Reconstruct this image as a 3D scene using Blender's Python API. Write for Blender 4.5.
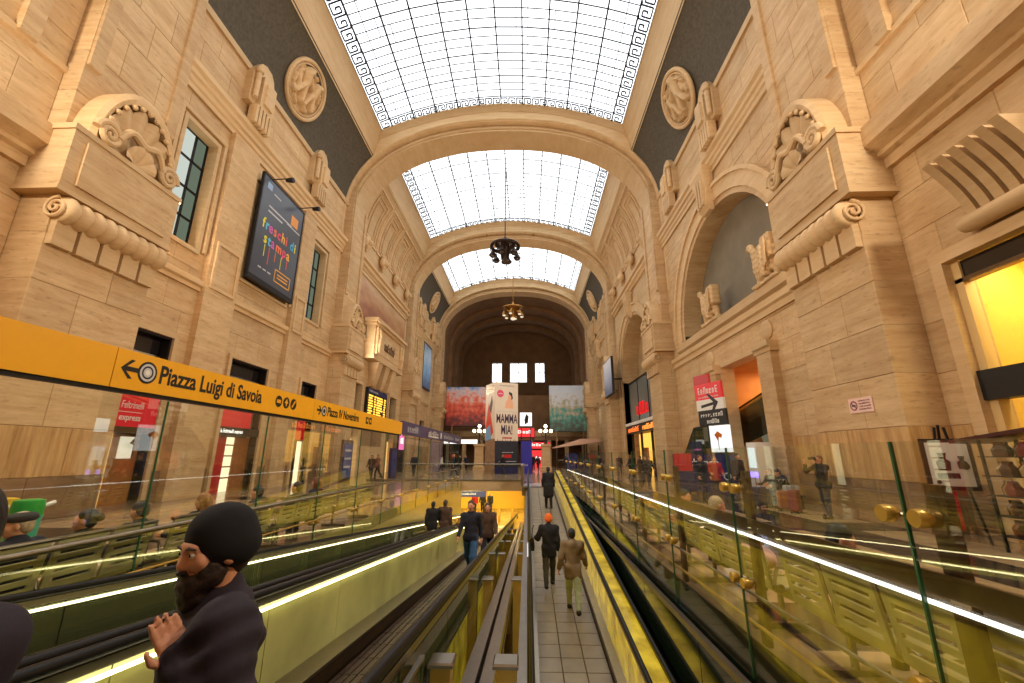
import bpy, bmesh, math, random
import numpy as np
from mathutils import Vector, Matrix, Euler
random.seed(7); np.random.seed(7)
PI = math.pi
SC = bpy.context.scene
COL = SC.collection
for _o in list(bpy.data.objects): bpy.data.objects.remove(_o)

# ------------------------------------------------------------------ camera, world, exposure
cam_d = bpy.data.cameras.new('camera'); cam = bpy.data.objects.new('camera', cam_d); COL.objects.link(cam)
cam_d.sensor_fit = 'HORIZONTAL'; cam_d.sensor_width = 36.0; cam_d.lens = 36.0*424.0/1024.0
cam_d.clip_start = 0.05; cam_d.clip_end = 400
cam.location = (1.9, 0.0, 1.7)
cam.rotation_euler = (Matrix.Rotation(math.radians(2.0), 3, 'Z') @ Matrix.Rotation(math.radians(105.0), 3, 'X')
                      @ Matrix.Rotation(math.radians(0.15), 3, 'Z')).to_euler()
SC.camera = cam
world = bpy.data.worlds.new('sky'); SC.world = world; world.use_nodes = True
world.node_tree.nodes['Background'].inputs[0].default_value = (0.93, 0.96, 1.0, 1)
world.node_tree.nodes['Background'].inputs[1].default_value = 1.0
vs = SC.view_settings
vs.view_transform = 'Standard'; vs.look = 'None'; vs.gamma = 1.0; vs.use_curve_mapping = False
vs.exposure = 0.0
SKY_E = 2.4
try:
    SC.cycles.use_denoising = True
    SC.cycles.max_bounces = 10; SC.cycles.diffuse_bounces = 5; SC.cycles.glossy_bounces = 4
    SC.cycles.transparent_max_bounces = 24; SC.cycles.transmission_bounces = 6
    SC.cycles.sample_clamp_indirect = 6.0
    SC.cycles.caustics_reflective = False; SC.cycles.caustics_refractive = False
except Exception: pass

# ------------------------------------------------------------------ materials
MATS = {}
def srgb(r, g, b):
    f = lambda c: (c/255/12.92) if c/255 <= 0.04045 else ((c/255+0.055)/1.055)**2.4
    return (f(r), f(g), f(b), 1.0)
def nn(nt, t, **kw):
    n = nt.nodes.new(t)
    for k, v in kw.items(): setattr(n, k, v)
    return n
def plain(name, col, rough=0.5, metal=0.0, emit=0.0, spec=0.5, noise=0.0, nscale=8.0, bump=0.0, coat=0.0):
    """principled material with a little procedural variation"""
    if name in MATS: return MATS[name]
    m = bpy.data.materials.new(name); m.use_nodes = True; nt = m.node_tree
    b = nt.nodes['Principled BSDF']
    if len(col) == 3: col = srgb(*col)
    b.inputs['Base Color'].default_value = col
    b.inputs['Roughness'].default_value = rough; b.inputs['Metallic'].default_value = metal
    b.inputs['Specular IOR Level'].default_value = spec
    if coat: b.inputs['Coat Weight'].default_value = coat
    if emit:
        b.inputs['Emission Color'].default_value = col; b.inputs['Emission Strength'].default_value = emit
    if noise or bump:
        g = nn(nt, 'ShaderNodeNewGeometry'); t = nn(nt, 'ShaderNodeTexNoise')
        t.inputs['Scale'].default_value = nscale; t.inputs['Detail'].default_value = 5
        nt.links.new(g.outputs['Position'], t.inputs['Vector'])
        if noise:
            r = nn(nt, 'ShaderNodeValToRGB')
            r.color_ramp.elements[0].position = 0.3; r.color_ramp.elements[1].position = 0.7
            r.color_ramp.elements[0].color = [c*(1-noise) for c in col[:3]]+[1]
            r.color_ramp.elements[1].color = [min(1, c*(1+noise)) for c in col[:3]]+[1]
            nt.links.new(t.outputs['Fac'], r.inputs['Fac']); nt.links.new(r.outputs['Color'], b.inputs['Base Color'])
            if emit: nt.links.new(r.outputs['Color'], b.inputs['Emission Color'])
        if bump:
            u = nn(nt, 'ShaderNodeBump'); u.inputs['Strength'].default_value = bump; u.inputs['Distance'].default_value = 0.02
            nt.links.new(t.outputs['Fac'], u.inputs['Height']); nt.links.new(u.outputs['Normal'], b.inputs['Normal'])
    MATS[name] = m; return m
def emis(name, col, strength):
    if name in MATS: return MATS[name]
    m = bpy.data.materials.new(name); m.use_nodes = True; nt = m.node_tree
    nt.nodes.remove(nt.nodes['Principled BSDF']); e = nn(nt, 'ShaderNodeEmission')
    e.inputs[0].default_value = srgb(*col) if len(col) == 3 else col; e.inputs[1].default_value = strength
    nt.links.new(e.outputs[0], nt.nodes['Material Output'].inputs[0]); MATS[name] = m; return m
def travertine(name, c1, c2, c3, vein=1.0, joints=None, bump=0.35, rough=0.62):
    """banded warm stone; joints=(course height, block length) draws courses too far off to build"""
    m = bpy.data.materials.new(name); m.use_nodes = True; nt = m.node_tree; L = nt.links.new
    b = nt.nodes['Principled BSDF']; b.inputs['Roughness'].default_value = rough
    b.inputs['Specular IOR Level'].default_value = 0.35
    g = nn(nt, 'ShaderNodeNewGeometry'); oi = nn(nt, 'ShaderNodeObjectInfo')
    mp = nn(nt, 'ShaderNodeMapping'); mp.inputs['Scale'].default_value = (0.4, 0.4, 3.4)
    L(g.outputs['Position'], mp.inputs['Vector'])
    n1 = nn(nt, 'ShaderNodeTexNoise'); n1.inputs['Scale'].default_value = 1.15; n1.inputs['Detail'].default_value = 9; n1.inputs['Roughness'].default_value = 0.74; n1.inputs['Distortion'].default_value = 0.15
    L(mp.outputs[0], n1.inputs['Vector'])
    n2 = nn(nt, 'ShaderNodeTexNoise'); n2.inputs['Scale'].default_value = 0.55; n2.inputs['Detail'].default_value = 7; n2.inputs['Roughness'].default_value = 0.6
    L(g.outputs['Position'], n2.inputs['Vector'])
    r1 = nn(nt, 'ShaderNodeValToRGB'); e = r1.color_ramp.elements
    e[0].position = 0.3; e[0].color = srgb(*c2); e[1].position = 0.62; e[1].color = srgb(*c1)
    L(n1.outputs['Fac'], r1.inputs['Fac'])
    mx = nn(nt, 'ShaderNodeMixRGB'); mx.blend_type = 'MIX'; mx.inputs[2].default_value = srgb(*c3)
    mr = nn(nt, 'ShaderNodeMapRange'); mr.inputs[1].default_value = 0.42; mr.inputs[2].default_value = 0.75; mr.inputs[4].default_value = 0.5*vein
    L(n2.outputs['Fac'], mr.inputs[0]); L(mr.outputs[0], mx.inputs[0]); L(r1.outputs[0], mx.inputs[1])
    hv = nn(nt, 'ShaderNodeHueSaturation'); v = nn(nt, 'ShaderNodeMapRange')
    v.inputs[3].default_value = 0.9; v.inputs[4].default_value = 1.08
    L(oi.outputs['Random'], v.inputs[0]); L(v.outputs[0], hv.inputs['Value']); L(mx.outputs[0], hv.inputs['Color'])
    col = hv.outputs[0]
    # dark pits
    mp2 = nn(nt, 'ShaderNodeMapping'); mp2.inputs['Scale'].default_value = (2.2, 2.2, 9); L(g.outputs['Position'], mp2.inputs['Vector'])
    vo = nn(nt, 'ShaderNodeTexNoise'); vo.inputs['Scale'].default_value = 1.6; vo.inputs['Detail'].default_value = 3; L(mp2.outputs[0], vo.inputs['Vector'])
    pr = nn(nt, 'ShaderNodeMapRange'); pr.inputs[1].default_value = 0.60; pr.inputs[2].default_value = 0.70; pr.inputs[4].default_value = 0.3*vein
    L(vo.outputs['Fac'], pr.inputs[0])
    mx2 = nn(nt, 'ShaderNodeMixRGB'); mx2.inputs[2].default_value = srgb(*[int(c*0.62) for c in c3]); L(pr.outputs[0], mx2.inputs[0]); L(col, mx2.inputs[1])
    col = mx2.outputs[0]; hgt = n1.outputs['Fac']
    if joints:
        sx = nn(nt, 'ShaderNodeSeparateXYZ'); L(g.outputs['Position'], sx.inputs[0])
        cb = nn(nt, 'ShaderNodeCombineXYZ'); ad = nn(nt, 'ShaderNodeMath'); ad.operation = 'ADD'
        L(sx.outputs['X'], ad.inputs[0]); L(sx.outputs['Y'], ad.inputs[1]); L(ad.outputs[0], cb.inputs[0]); L(sx.outputs['Z'], cb.inputs[1])
        br = nn(nt, 'ShaderNodeTexBrick'); br.inputs['Scale'].default_value = 1.0
        br.inputs['Brick Width'].default_value = joints[1]; br.inputs['Row Height'].default_value = joints[0]; br.inputs['Mortar Size'].default_value = 0.012
        br.inputs['Color1'].default_value = (1, 1, 1, 1); br.inputs['Color2'].default_value = (0.92, 0.92, 0.92, 1); br.inputs['Mortar'].default_value = (0.55, 0.5, 0.45, 1)
        L(cb.outputs[0], br.inputs['Vector'])
        ml = nn(nt, 'ShaderNodeMixRGB'); ml.blend_type = 'MULTIPLY'; ml.inputs[0].default_value = 1.0
        L(col, ml.inputs[1]); L(br.outputs['Color'], ml.inputs[2]); col = ml.outputs[0]
    L(col, b.inputs['Base Color'])
    u = nn(nt, 'ShaderNodeBump'); u.inputs['Strength'].default_value = bump; u.inputs['Distance'].default_value = 0.03
    L(hgt, u.inputs['Height']); L(u.outputs['Normal'], b.inputs['Normal'])
    MATS[name] = m; return m
def glassy(name, tint, refl=0.6, rough=0.0, ior=1.45, body=0.0, bodycol=(0.2, 0.3, 0.22, 1)):
    """thin architectural glass: tinted see-through with a fresnel reflection"""
    m = bpy.data.materials.new(name); m.use_nodes = True; nt = m.node_tree; L = nt.links.new
    nt.nodes.remove(nt.nodes['Principled BSDF'])
    t = nn(nt, 'ShaderNodeBsdfTransparent'); t.inputs[0].default_value = tint
    gl = nn(nt, 'ShaderNodeBsdfGlossy'); gl.inputs['Roughness'].default_value = rough; gl.inputs[0].default_value = (1, 1, 1, 1)
    fr = nn(nt, 'ShaderNodeFresnel'); fr.inputs[0].default_value = ior
    sc = nn(nt, 'ShaderNodeMath'); sc.operation = 'MULTIPLY'; sc.inputs[1].default_value = refl; L(fr.outputs[0], sc.inputs[0])
    mx = nn(nt, 'ShaderNodeMixShader'); L(sc.outputs[0], mx.inputs[0])
    base = t.outputs[0]
    if body:
        d = nn(nt, 'ShaderNodeBsdfDiffuse'); d.inputs[0].default_value = bodycol
        m2 = nn(nt, 'ShaderNodeMixShader'); m2.inputs[0].default_value = body; L(t.outputs[0], m2.inputs[1]); L(d.outputs[0], m2.inputs[2]); base = m2.outputs[0]
    L(base, mx.inputs[1]); L(gl.outputs[0], mx.inputs[2]); L(mx.outputs[0], nt.nodes['Material Output'].inputs[0])
    MATS[name] = m; return m
STONE = travertine('travertine', (214, 184, 140), (184, 148, 102), (176, 132, 82))
STONE_FAR = travertine('travertine_far', (212, 184, 140), (188, 154, 108), (182, 142, 94), joints=(1.15, 1.8))
STONE_SM = travertine('travertine_carved', (214, 184, 140), (198, 162, 114), (190, 150, 100), vein=0.4, bump=0.15)
STONE_DK = travertine('plinth_stone', (150, 118, 84), (122, 94, 66), (112, 86, 60))
JOINT = plain('mortar', (120, 92, 62), 0.9)
GREY = plain('grey_plaster', (86, 78, 64), 0.9, noise=0.22, nscale=6, bump=0.25)
NICHE_GREY = plain('niche_plaster', (128, 118, 100), 0.9, noise=0.1, nscale=1.2)
STEEL = plain('brushed_steel', (150, 142, 128), 0.32, 1.0, noise=0.08, nscale=14)
STEEL_DK = plain('bronze_steel', (118, 98, 72), 0.38, 1.0, noise=0.1, nscale=10)
BRASS = plain('brass_steel', (204, 168, 80), 0.3, 0.6, noise=0.1, nscale=6)
KEYBLUE = plain('blue_black_iron', (30, 34, 52), 0.5, 0.4, noise=0.15)
IRON = plain('dark_iron', (38, 36, 36), 0.5, 0.6, noise=0.15)
RUBBER = plain('black_rubber', (13, 12, 12), 0.42, spec=0.25, noise=0.1)
BRONZE = plain('dark_bronze', (48, 34, 26), 0.4, 0.7, noise=0.2)
GILT = plain('gilt_bronze', (150, 104, 44), 0.35, 0.9, noise=0.2)
BLACK = plain('black_paint', (14, 13, 13), 0.45, noise=0.05)
WHITE = plain('white_paint', (232, 228, 220), 0.5, noise=0.03)
YELLOW = plain('sign_yellow', (240, 172, 16), 0.4, noise=0.03)
RED = plain('sign_red', (186, 20, 34), 0.4, noise=0.05)
PURPLE = plain('sign_purple', (70, 58, 104), 0.45, noise=0.05)
NAVY = plain('navy_panel', (24, 30, 84), 0.4, noise=0.06)
WOOD = plain('shop_wood', (150, 92, 42), 0.5, noise=0.2, nscale=5)
GLASS = glassy('clear_glass', (0.97, 0.99, 0.965, 1), 0.26)
GLASS_G = glassy('green_glass', (0.66, 0.80, 0.60, 1), 1.0, body=0.10, bodycol=(0.42, 0.5, 0.22, 1))
GLASS_EDGE = plain('glass_edge', (46, 96, 64), 0.15, spec=0.8, noise=0.1)
GLASS_DK = plain('dark_green_glass', (20, 30, 20), 0.06, spec=1.0, noise=0.15, nscale=2)
SKYGLASS = emis('roof_glass_daylight', (0.95, 0.98, 1.0, 1), SKY_E)
STRIP = emis('strip_light', (1.0, 0.86, 0.46, 1), 5.0)

# ------------------------------------------------------------------ mesh helpers
class MB:
    """collects shapes into one mesh"""
    def __init__(s): s.v = []; s.f = []; s.m = []; s.cur = 0
    def add(s, vs_, fs_):
        o = len(s.v); s.v.extend([tuple(v) for v in vs_]); s.f.extend([tuple(i+o for i in f) for f in fs_]); s.m.extend([s.cur]*len(fs_)); return s
    def box(s, x0, x1, y0, y1, z0, z1, M=None):
        vs_ = [Vector((x, y, z)) for x in (x0, x1) for y in (y0, y1) for z in (z0, z1)]
        if M is not None: vs_ = [M @ v for v in vs_]
        return s.add(vs_, [(0, 1, 3, 2), (4, 6, 7, 5), (0, 4, 5, 1), (2, 3, 7, 6), (0, 2, 6, 4), (1, 5, 7, 3)])
    def cbox(s, c, d, M=None):
        return s.box(c[0]-d[0]/2, c[0]+d[0]/2, c[1]-d[1]/2, c[1]+d[1]/2, c[2]-d[2]/2, c[2]+d[2]/2, M)
    def bar(s, a, b, w, h, up=(0, 0, 1)):
        """box of width w and height h from a to b"""
        a, b = Vector(a), Vector(b); d = (b-a); L = d.length; d.normalize()
        sd = d.cross(Vector(up))
        if sd.length < 1e-5: sd = d.cross(Vector((1, 0, 0)))
        sd.normalize(); u = sd.cross(d)
        vs_ = [p+sd*(i*w/2)+u*(j*h/2) for p in (a, b) for i in (-1, 1) for j in (-1, 1)]
        return s.add(vs_, [(0, 1, 3, 2), (4, 6, 7, 5), (0, 4, 5, 1), (2, 3, 7, 6), (0, 2, 6, 4), (1, 5, 7, 3)])
    def tube(s, pts, r, n=10, closed=False):
        pts = [Vector(p) for p in pts]; N = len(pts); rs = r if hasattr(r, '__len__') else [r]*N
        rings = []; prev = None
        for i, p in enumerate(pts):
            if closed: d = pts[(i+1) % N]-pts[i-1]
            else: d = pts[min(i+1, N-1)]-pts[max(i-1, 0)]
            d.normalize()
            if prev is None:
                u = d.orthogonal().normalized()
            else:
                u = prev-d*prev.dot(d)
                u = u.normalized() if u.length > 1e-6 else d.orthogonal().normalized()
            prev = u; w = d.cross(u)
            rings.append([p+(u*math.cos(2*PI*k/n)+w*math.sin(2*PI*k/n))*rs[i] for k in range(n)])
        vs_ = [v for rg in rings for v in rg]; fs_ = []
        for i in range(N if closed else N-1):
            j = (i+1) % N
            for k in range(n): fs_.append((i*n+k, i*n+(k+1) % n, j*n+(k+1) % n, j*n+k))
        if not closed: fs_ += [tuple(range(n))[::-1], tuple(range((N-1)*n, N*n))]
        return s.add(vs_, fs_)
    def lathe(s, prof, c=(0, 0, 0), n=24, axis='Z', M=None):
        """prof: (radius, height)"""
        vs_ = []; fs_ = []
        for (r, h) in prof:
            for k in range(n):
                a = 2*PI*k/n; p = Vector((r*math.cos(a), r*math.sin(a), h))
                if axis == 'Y': p = Vector((p.x, p.z, p.y))
                elif axis == 'X': p = Vector((p.z, p.x, p.y))
                if M is not None: p = M @ p
                vs_.append(p+Vector(c))
        for i in range(len(prof)-1):
            for k in range(n): fs_.append((i*n+k, i*n+(k+1) % n, (i+1)*n+(k+1) % n, (i+1)*n+k))
        fs_ += [tuple(range(n))[::-1], tuple(range((len(prof)-1)*n, len(prof)*n))]
        return s.add(vs_, fs_)
    def loft(s, rings, closed_ring=True, cap=True):
        n = len(rings[0]); vs_ = [v for r in rings for v in r]; fs_ = []
        for i in range(len(rings)-1):
            for k in range(n if closed_ring else n-1):
                fs_.append((i*n+k, i*n+(k+1) % n, (i+1)*n+(k+1) % n, (i+1)*n+k))
        if cap and closed_ring: fs_ += [tuple(range(n))[::-1], tuple(range((len(rings)-1)*n, len(rings)*n))]
        return s.add(vs_, fs_)
    def prism(s, poly, lo, hi, axis='X'):
        """polygon in the two other axes, swept from lo to hi"""
        def P(a, b, h): return (h, a, b) if axis == 'X' else ((a, h, b) if axis == 'Y' else (a, b, h))
        n = len(poly); vs_ = [P(a, b, lo) for a, b in poly]+[P(a, b, hi) for a, b in poly]
        return s.add(vs_, [tuple(range(n)), tuple(range(n, 2*n))[::-1]]+[(k, (k+1) % n, n+(k+1) % n, n+k) for k in range(n)])
    def mesh(s, name, mats, smooth=False):
        me = bpy.data.meshes.new(name); me.from_pydata(s.v, [], s.f)
        mats = mats if isinstance(mats, (list, tuple)) else [mats]
        for m in mats: me.materials.append(m)
        if len(mats) > 1: me.polygons.foreach_set('material_index', s.m)
        bm = bmesh.new(); bm.from_mesh(me); bmesh.ops.recalc_face_normals(bm, faces=bm.faces); bm.to_mesh(me); bm.free()
        if smooth:
            me.polygons.foreach_set('use_smooth', [True]*len(me.polygons))
            try: me.set_sharp_from_angle(angle=math.radians(smooth if smooth is not True else 40))
            except Exception: pass
        me.update(); return me
    def build(s, name, mats, parent=None, smooth=False, **kw): return link(name, s.mesh(name, mats, smooth), parent, **kw)
def link(name, data, parent=None, loc=None, rot=None, scale=None, label=None, cat=None, group=None, kind=None):
    o = bpy.data.objects.new(name, data); COL.objects.link(o)
    if parent is not None: o.parent = parent
    if loc is not None: o.location = loc
    if rot is not None: o.rotation_euler = rot
    if scale is not None: o.scale = scale
    if label: o['label'] = label
    if cat: o['category'] = cat
    if group: o['group'] = group
    if kind: o['kind'] = kind
    return o
def thing(name, label, cat, loc=(0, 0, 0), rz=0.0, group=None, kind=None):
    return link(name, None, None, loc, (0, 0, rz), label=label, cat=cat, group=group, kind=kind)
def struct(name, label, loc=(0, 0, 0)): return link(name, None, None, loc, label=label, kind='structure', cat=None)
def copy_tree(o, parent=None, loc=None, rz=None, label=None, scale=None):
    c = o.copy(); COL.objects.link(c); c.parent = parent
    if loc is not None: c.location = loc
    if rz is not None: c.rotation_euler = (0, 0, rz)
    if scale is not None: c.scale = scale
    if label: c['label'] = label
    for ch in list(o.children): copy_tree(ch, c)
    return c
FONTS = []
def text(body, size, M, mat, parent, name='lettering', align='LEFT', sx=1.0, bold=0.0, ext=0.002, shear=0.0):
    cu = bpy.data.curves.new(name, 'FONT'); cu.body = body; cu.size = size; cu.align_x = align; cu.align_y = 'CENTER'
    cu.extrude = ext; cu.offset = bold*size; cu.shear = shear; cu.materials.append(mat); cu.resolution_u = 3
    o = bpy.data.objects.new(name, cu); COL.objects.link(o); o.parent = parent
    o.matrix_local = M @ Matrix.Diagonal((sx, 1, 1, 1)); FONTS.append(o); return o
def convert_fonts():
    bpy.context.view_layer.update(); dg = bpy.context.evaluated_depsgraph_get()
    for o in FONTS:
        me = bpy.data.meshes.new_from_object(o.evaluated_get(dg)); n = o.name
        c = bpy.data.objects.new('tmp', me); COL.objects.link(c); c.parent = o.parent; c.matrix_local = o.matrix_local.copy()
        mats = [m for m in o.data.materials]
        if not len(me.materials):
            for m in mats: me.materials.append(m)
        bpy.data.objects.remove(o); c.name = n; me.name = n
def frame(origin, right, up):
    """matrix whose local x runs along right, y along up, z out of the face"""
    r = Vector(right).normalized(); u = Vector(up).normalized(); n = r.cross(u)
    m = Matrix((r, u, n)).transposed().to_4x4(); m.translation = Vector(origin); return m

# ------------------------------------------------------------------ sculpting: blended solids to one skin
def rotm(e): return np.array(Euler(e).to_matrix())
def seg(a, b, ra, rb, tag=0, k=None): return ('s', np.array(a, float), np.array(b, float), ra, rb, tag, k)
def ell(c, r, tag=0, rot=None, k=None): return ('e', np.array(c, float), np.array(r, float), rotm(rot) if rot is not None else None, 0, tag, k)
def rbx(c, h, rad, tag=0, rot=None, k=None): return ('b', np.array(c, float), np.array(h, float), rotm(rot) if rot is not None else None, rad, tag, k)
def cut(c, r, rot=None, k=0.01): return ('c', np.array(c, float), np.array(r, float), rotm(rot) if rot is not None else None, 0, 0, k)
def _bounds(p):
    if p[0] == 's': m = max(p[3], p[4]); return np.minimum(p[1], p[2])-m, np.maximum(p[1], p[2])+m
    r = np.linalg.norm(p[2])+p[4] if p[3] is not None else p[2]+p[4]
    return p[1]-r, p[1]+r
def sculpt(prims, vox=0.02, k=0.03, noise=None, clip=None):
    """smooth union of primitives -> (verts, quads, tag per quad) by surface nets"""
    pos = [p for p in prims if p[0] != 'c']
    lo = np.min([_bounds(p)[0] for p in pos], 0)-vox*3; hi = np.max([_bounds(p)[1] for p in pos], 0)+vox*3
    n = np.ceil((hi-lo)/vox).astype(int)+1
    ax = [lo[i]+vox*np.arange(n[i]) for i in range(3)]
    D = np.full(n, 10.0, np.float32); T = np.zeros(n, np.int8); best = np.full(n, 10.0, np.float32)
    for p in prims:
        kk = p[6] if p[6] is not None else k
        b0, b1 = _bounds(p); mg = kk+vox*2.5
        i0 = np.maximum(np.floor((b0-mg-lo)/vox).astype(int), 0); i1 = np.minimum(np.ceil((b1+mg-lo)/vox).astype(int)+1, n)
        if np.any(i1 <= i0): continue
        sl = tuple(slice(a, b) for a, b in zip(i0, i1))
        X, Y, Z = np.meshgrid(*(ax[i][i0[i]:i1[i]] for i in range(3)), indexing='ij')
        P = np.stack([X, Y, Z], -1)
        if p[0] == 's':
            a, b, ra, rb = p[1:5]; ba = b-a; L2 = max(ba@ba, 1e-9)
            t = np.clip(((P-a)@ba)/L2, 0, 1); d = np.linalg.norm(P-a-t[..., None]*ba, axis=-1)-(ra+(rb-ra)*t)
        else:
            q = P-p[1]
            if p[3] is not None: q = q@p[3]
            if p[0] == 'b':
                w = np.abs(q)-(p[2]-p[4]); d = np.linalg.norm(np.maximum(w, 0), axis=-1)+np.minimum(w.max(-1), 0)-p[4]
            else:
                k0 = np.linalg.norm(q/p[2], axis=-1); k1 = np.linalg.norm(q/(p[2]**2), axis=-1); d = k0*(k0-1)/np.maximum(k1, 1e-6)
        d = d.astype(np.float32); A = D[sl]
        if p[0] == 'c':
            h = np.maximum(kk-np.abs(A+d), 0)/kk; D[sl] = np.maximum(A, -d)+h*h*kk/4; continue
        B = best[sl]; m = d < B; T[sl] = np.where(m, p[5], T[sl]); best[sl] = np.where(m, d, B)
        h = np.maximum(kk-np.abs(A-d), 0)/kk; D[sl] = np.minimum(A, d)-h*h*kk/4
    if clip is not None or noise is not None:
        X, Y, Z = np.meshgrid(*ax, indexing='ij')
        if noise is not None: D = (D+noise(X, Y, Z)).astype(np.float32)
        if clip is not None: D = np.maximum(D, clip(X, Y, Z)).astype(np.float32)
    D[[0, -1]] = 1; D[:, [0, -1]] = 1; D[:, :, [0, -1]] = 1
    S = D < 0; nx, ny, nz = (n-1)
    acc = np.zeros((nx, ny, nz, 3), np.float32); cnt = np.zeros((nx, ny, nz), np.int8)
    for axis in range(3):
        o1, o2 = [i for i in range(3) if i != axis]
        for u in (0, 1):
            for v in (0, 1):
                s0 = [slice(0, -1)]*3; s1 = [slice(0, -1)]*3
                for o, w in ((o1, u), (o2, v)):
                    q = slice(1, None) if w else slice(0, -1); s0[o] = q; s1[o] = q
                s1[axis] = slice(1, None)
                a, b = D[tuple(s0)], D[tuple(s1)]; c = (a < 0) != (b < 0)
                t = np.where(c, a/np.where(c, a-b, 1), 0)
                acc[..., axis] += np.where(c, t, 0); acc[..., o1] += np.where(c, u, 0); acc[..., o2] += np.where(c, v, 0); cnt += c
    cells = np.argwhere(cnt > 0); idx = np.full((nx, ny, nz), -1, np.int64); idx[tuple(cells.T)] = np.arange(len(cells))
    V = lo+vox*(cells+acc[tuple(cells.T)]/cnt[tuple(cells.T)][:, None]); VT = T[:-1, :-1, :-1][tuple(cells.T)]
    F = []
    for axis in range(3):
        o1, o2 = [(1, 2), (2, 0), (0, 1)][axis]
        s0 = [slice(None)]*3; s1 = [slice(None)]*3; s0[axis] = slice(0, -1); s1[axis] = slice(1, None)
        a, b = S[tuple(s0)], S[tuple(s1)]
        for flip, msk in ((False, a & ~b), (True, ~a & b)):
            e = np.argwhere(msk)
            if not len(e): continue
            qs = []
            for u, v in ((1, 1), (0, 1), (0, 0), (1, 0)):
                c = e.copy(); c[:, o1] -= u; c[:, o2] -= v; qs.append(idx[tuple(c.T)])
            q = np.stack(qs, 1); F.append(q[:, ::-1] if flip else q)
    F = np.concatenate(F); return V, F, VT[F[:, 0]]
def np_mesh(name, V, F, mats, tags=None, smooth=True):
    me = bpy.data.meshes.new(name); me.vertices.add(len(V)); me.vertices.foreach_set('co', np.asarray(V, np.float32).ravel())
    k = F.shape[1]; me.loops.add(len(F)*k); me.loops.foreach_set('vertex_index', F.ravel().astype(np.int32))
    me.polygons.add(len(F)); me.polygons.foreach_set('loop_start', np.arange(0, len(F)*k, k, dtype=np.int32))
    for m in mats: me.materials.append(m)
    if tags is not None and len(mats) > 1: me.polygons.foreach_set('material_index', np.minimum(tags, len(mats)-1).astype(np.int32))
    me.polygons.foreach_set('use_smooth', [smooth]*len(F)); me.update(calc_edges=True); me.validate(); return me
def sculpt_obj(name, prims, mats, parent=None, vox=0.02, k=0.03, noise=None, clip=None, **kw):
    V, F, T = sculpt(prims, vox, k, noise, clip)
    return link(name, np_mesh(name, V, F, mats if isinstance(mats, (list, tuple)) else [mats], T), parent, **kw)
# ================================================================== structure
XW, XP = 12.0, 11.0
STONE_V = travertine('vertical_grain_marble', (210, 172, 116), (150, 106, 60), (170, 122, 70), vein=0.8)
for n in STONE_V.node_tree.nodes:
    if n.type == 'MAPPING': n.inputs['Scale'].default_value = (4.0, 4.0, 0.35)
_blk = {}
def block_mesh(ly, lz, t, mat, ch=0.014):
    key = (round(ly, 2), round(lz, 2), round(t, 2), mat.name)
    if key in _blk: return _blk[key]
    a, b = ly/2-0.004, lz/2-0.004; m = MB()
    R = lambda x, y, z: [(x, -y, -z), (x, y, -z), (x, y, z), (x, -y, z)]
    m.loft([R(0, a, b), R(t-ch, a, b), R(t, a-ch, b-ch)])
    _blk[key] = m.mesh('stone_block', mat); return _blk[key]
def hole_iv(h, za, zb):
    if h[0] == 'r':
        if zb <= h[3]+1e-3 or za >= h[4]-1e-3: return None
        return (h[1], h[2])
    _, yc, R, zs, zc = h                      # arch: centre, half width, springing, crown
    z = max(za, zs)
    if za >= zc or zb <= h_arch_bottom.get(h, -1): return None
    w = R*math.sqrt(max(0, 1-((z-zs)/(zc-zs))**2)); return (yc-w, yc+w)
h_arch_bottom = {}
def intervals(y0, y1, holes, za, zb):
    iv = [(y0, y1)]
    for h in holes:
        r = hole_iv(h, za, zb)
        if not r: continue
        out = []
        for a, b in iv:
            if r[1] <= a or r[0] >= b: out.append((a, b)); continue
            if r[0]-a > 0.02: out.append((a, r[0]))
            if b-r[1] > 0.02: out.append((r[1], b))
        iv = out
    return iv
def ashlar(parent, s, X, y0, y1, zs, holes=(), length=1.7, thick=0.16, mat=None, matf=None, back=True, build=True):
    """courses of stone blocks in the plane x = s*X, front face toward the hall"""
    bk = MB(); rz = 0 if s < 0 else PI
    for i in range(len(zs)-1):
        za, zb = zs[i], zs[i+1]
        for a, b in intervals(y0, y1, holes, za, zb):
            bk.box(min(s*(X+0.02), s*(X+0.62)), max(s*(X+0.02), s*(X+0.62)), a, b, za, zb)
            if not build: continue
            n = max(1, round((b-a)/length)); L = (b-a)/n; off = 0.5*L if (i % 2 and n > 1) else 0
            cuts = [a]+[a+off+L*j for j in range(0 if off else 1, n)]+[b]
            for c, d in zip(cuts[:-1], cuts[1:]):
                if d-c < 0.05: continue
                mt = (matf(za) if matf else None) or mat or STONE
                link('stone_block', block_mesh(d-c, zb-za, thick, mt), parent, (s*(X+thick), (c+d)/2, (za+zb)/2), (0, 0, rz))
    if back: bk.build('backing', STONE if build else (mat or STONE_FAR), parent)
def base_mat(za): return STONE_DK if za < 0.5 else (STONE_V if za < 1.5 else None)
def sbox(m, s, X, d0, d1, y0, y1, z0, z1):
    """box in front of the wall plane: d0..d1 metres proud"""
    xs = sorted((s*(X-d0), s*(X-d1))); m.box(xs[0], xs[1], y0, y1, z0, z1); return m
def moulding(parent, s, X, y0, y1, prof, name='moulding', mat=None):
    """prof: list of (proud, z) swept along y"""
    m = MB(); poly = [(s*(X-d), z) for d, z in prof]
    m.prism(poly, y0, y1, 'Y'); return m.build(name, mat or STONE_SM, parent)

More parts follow.
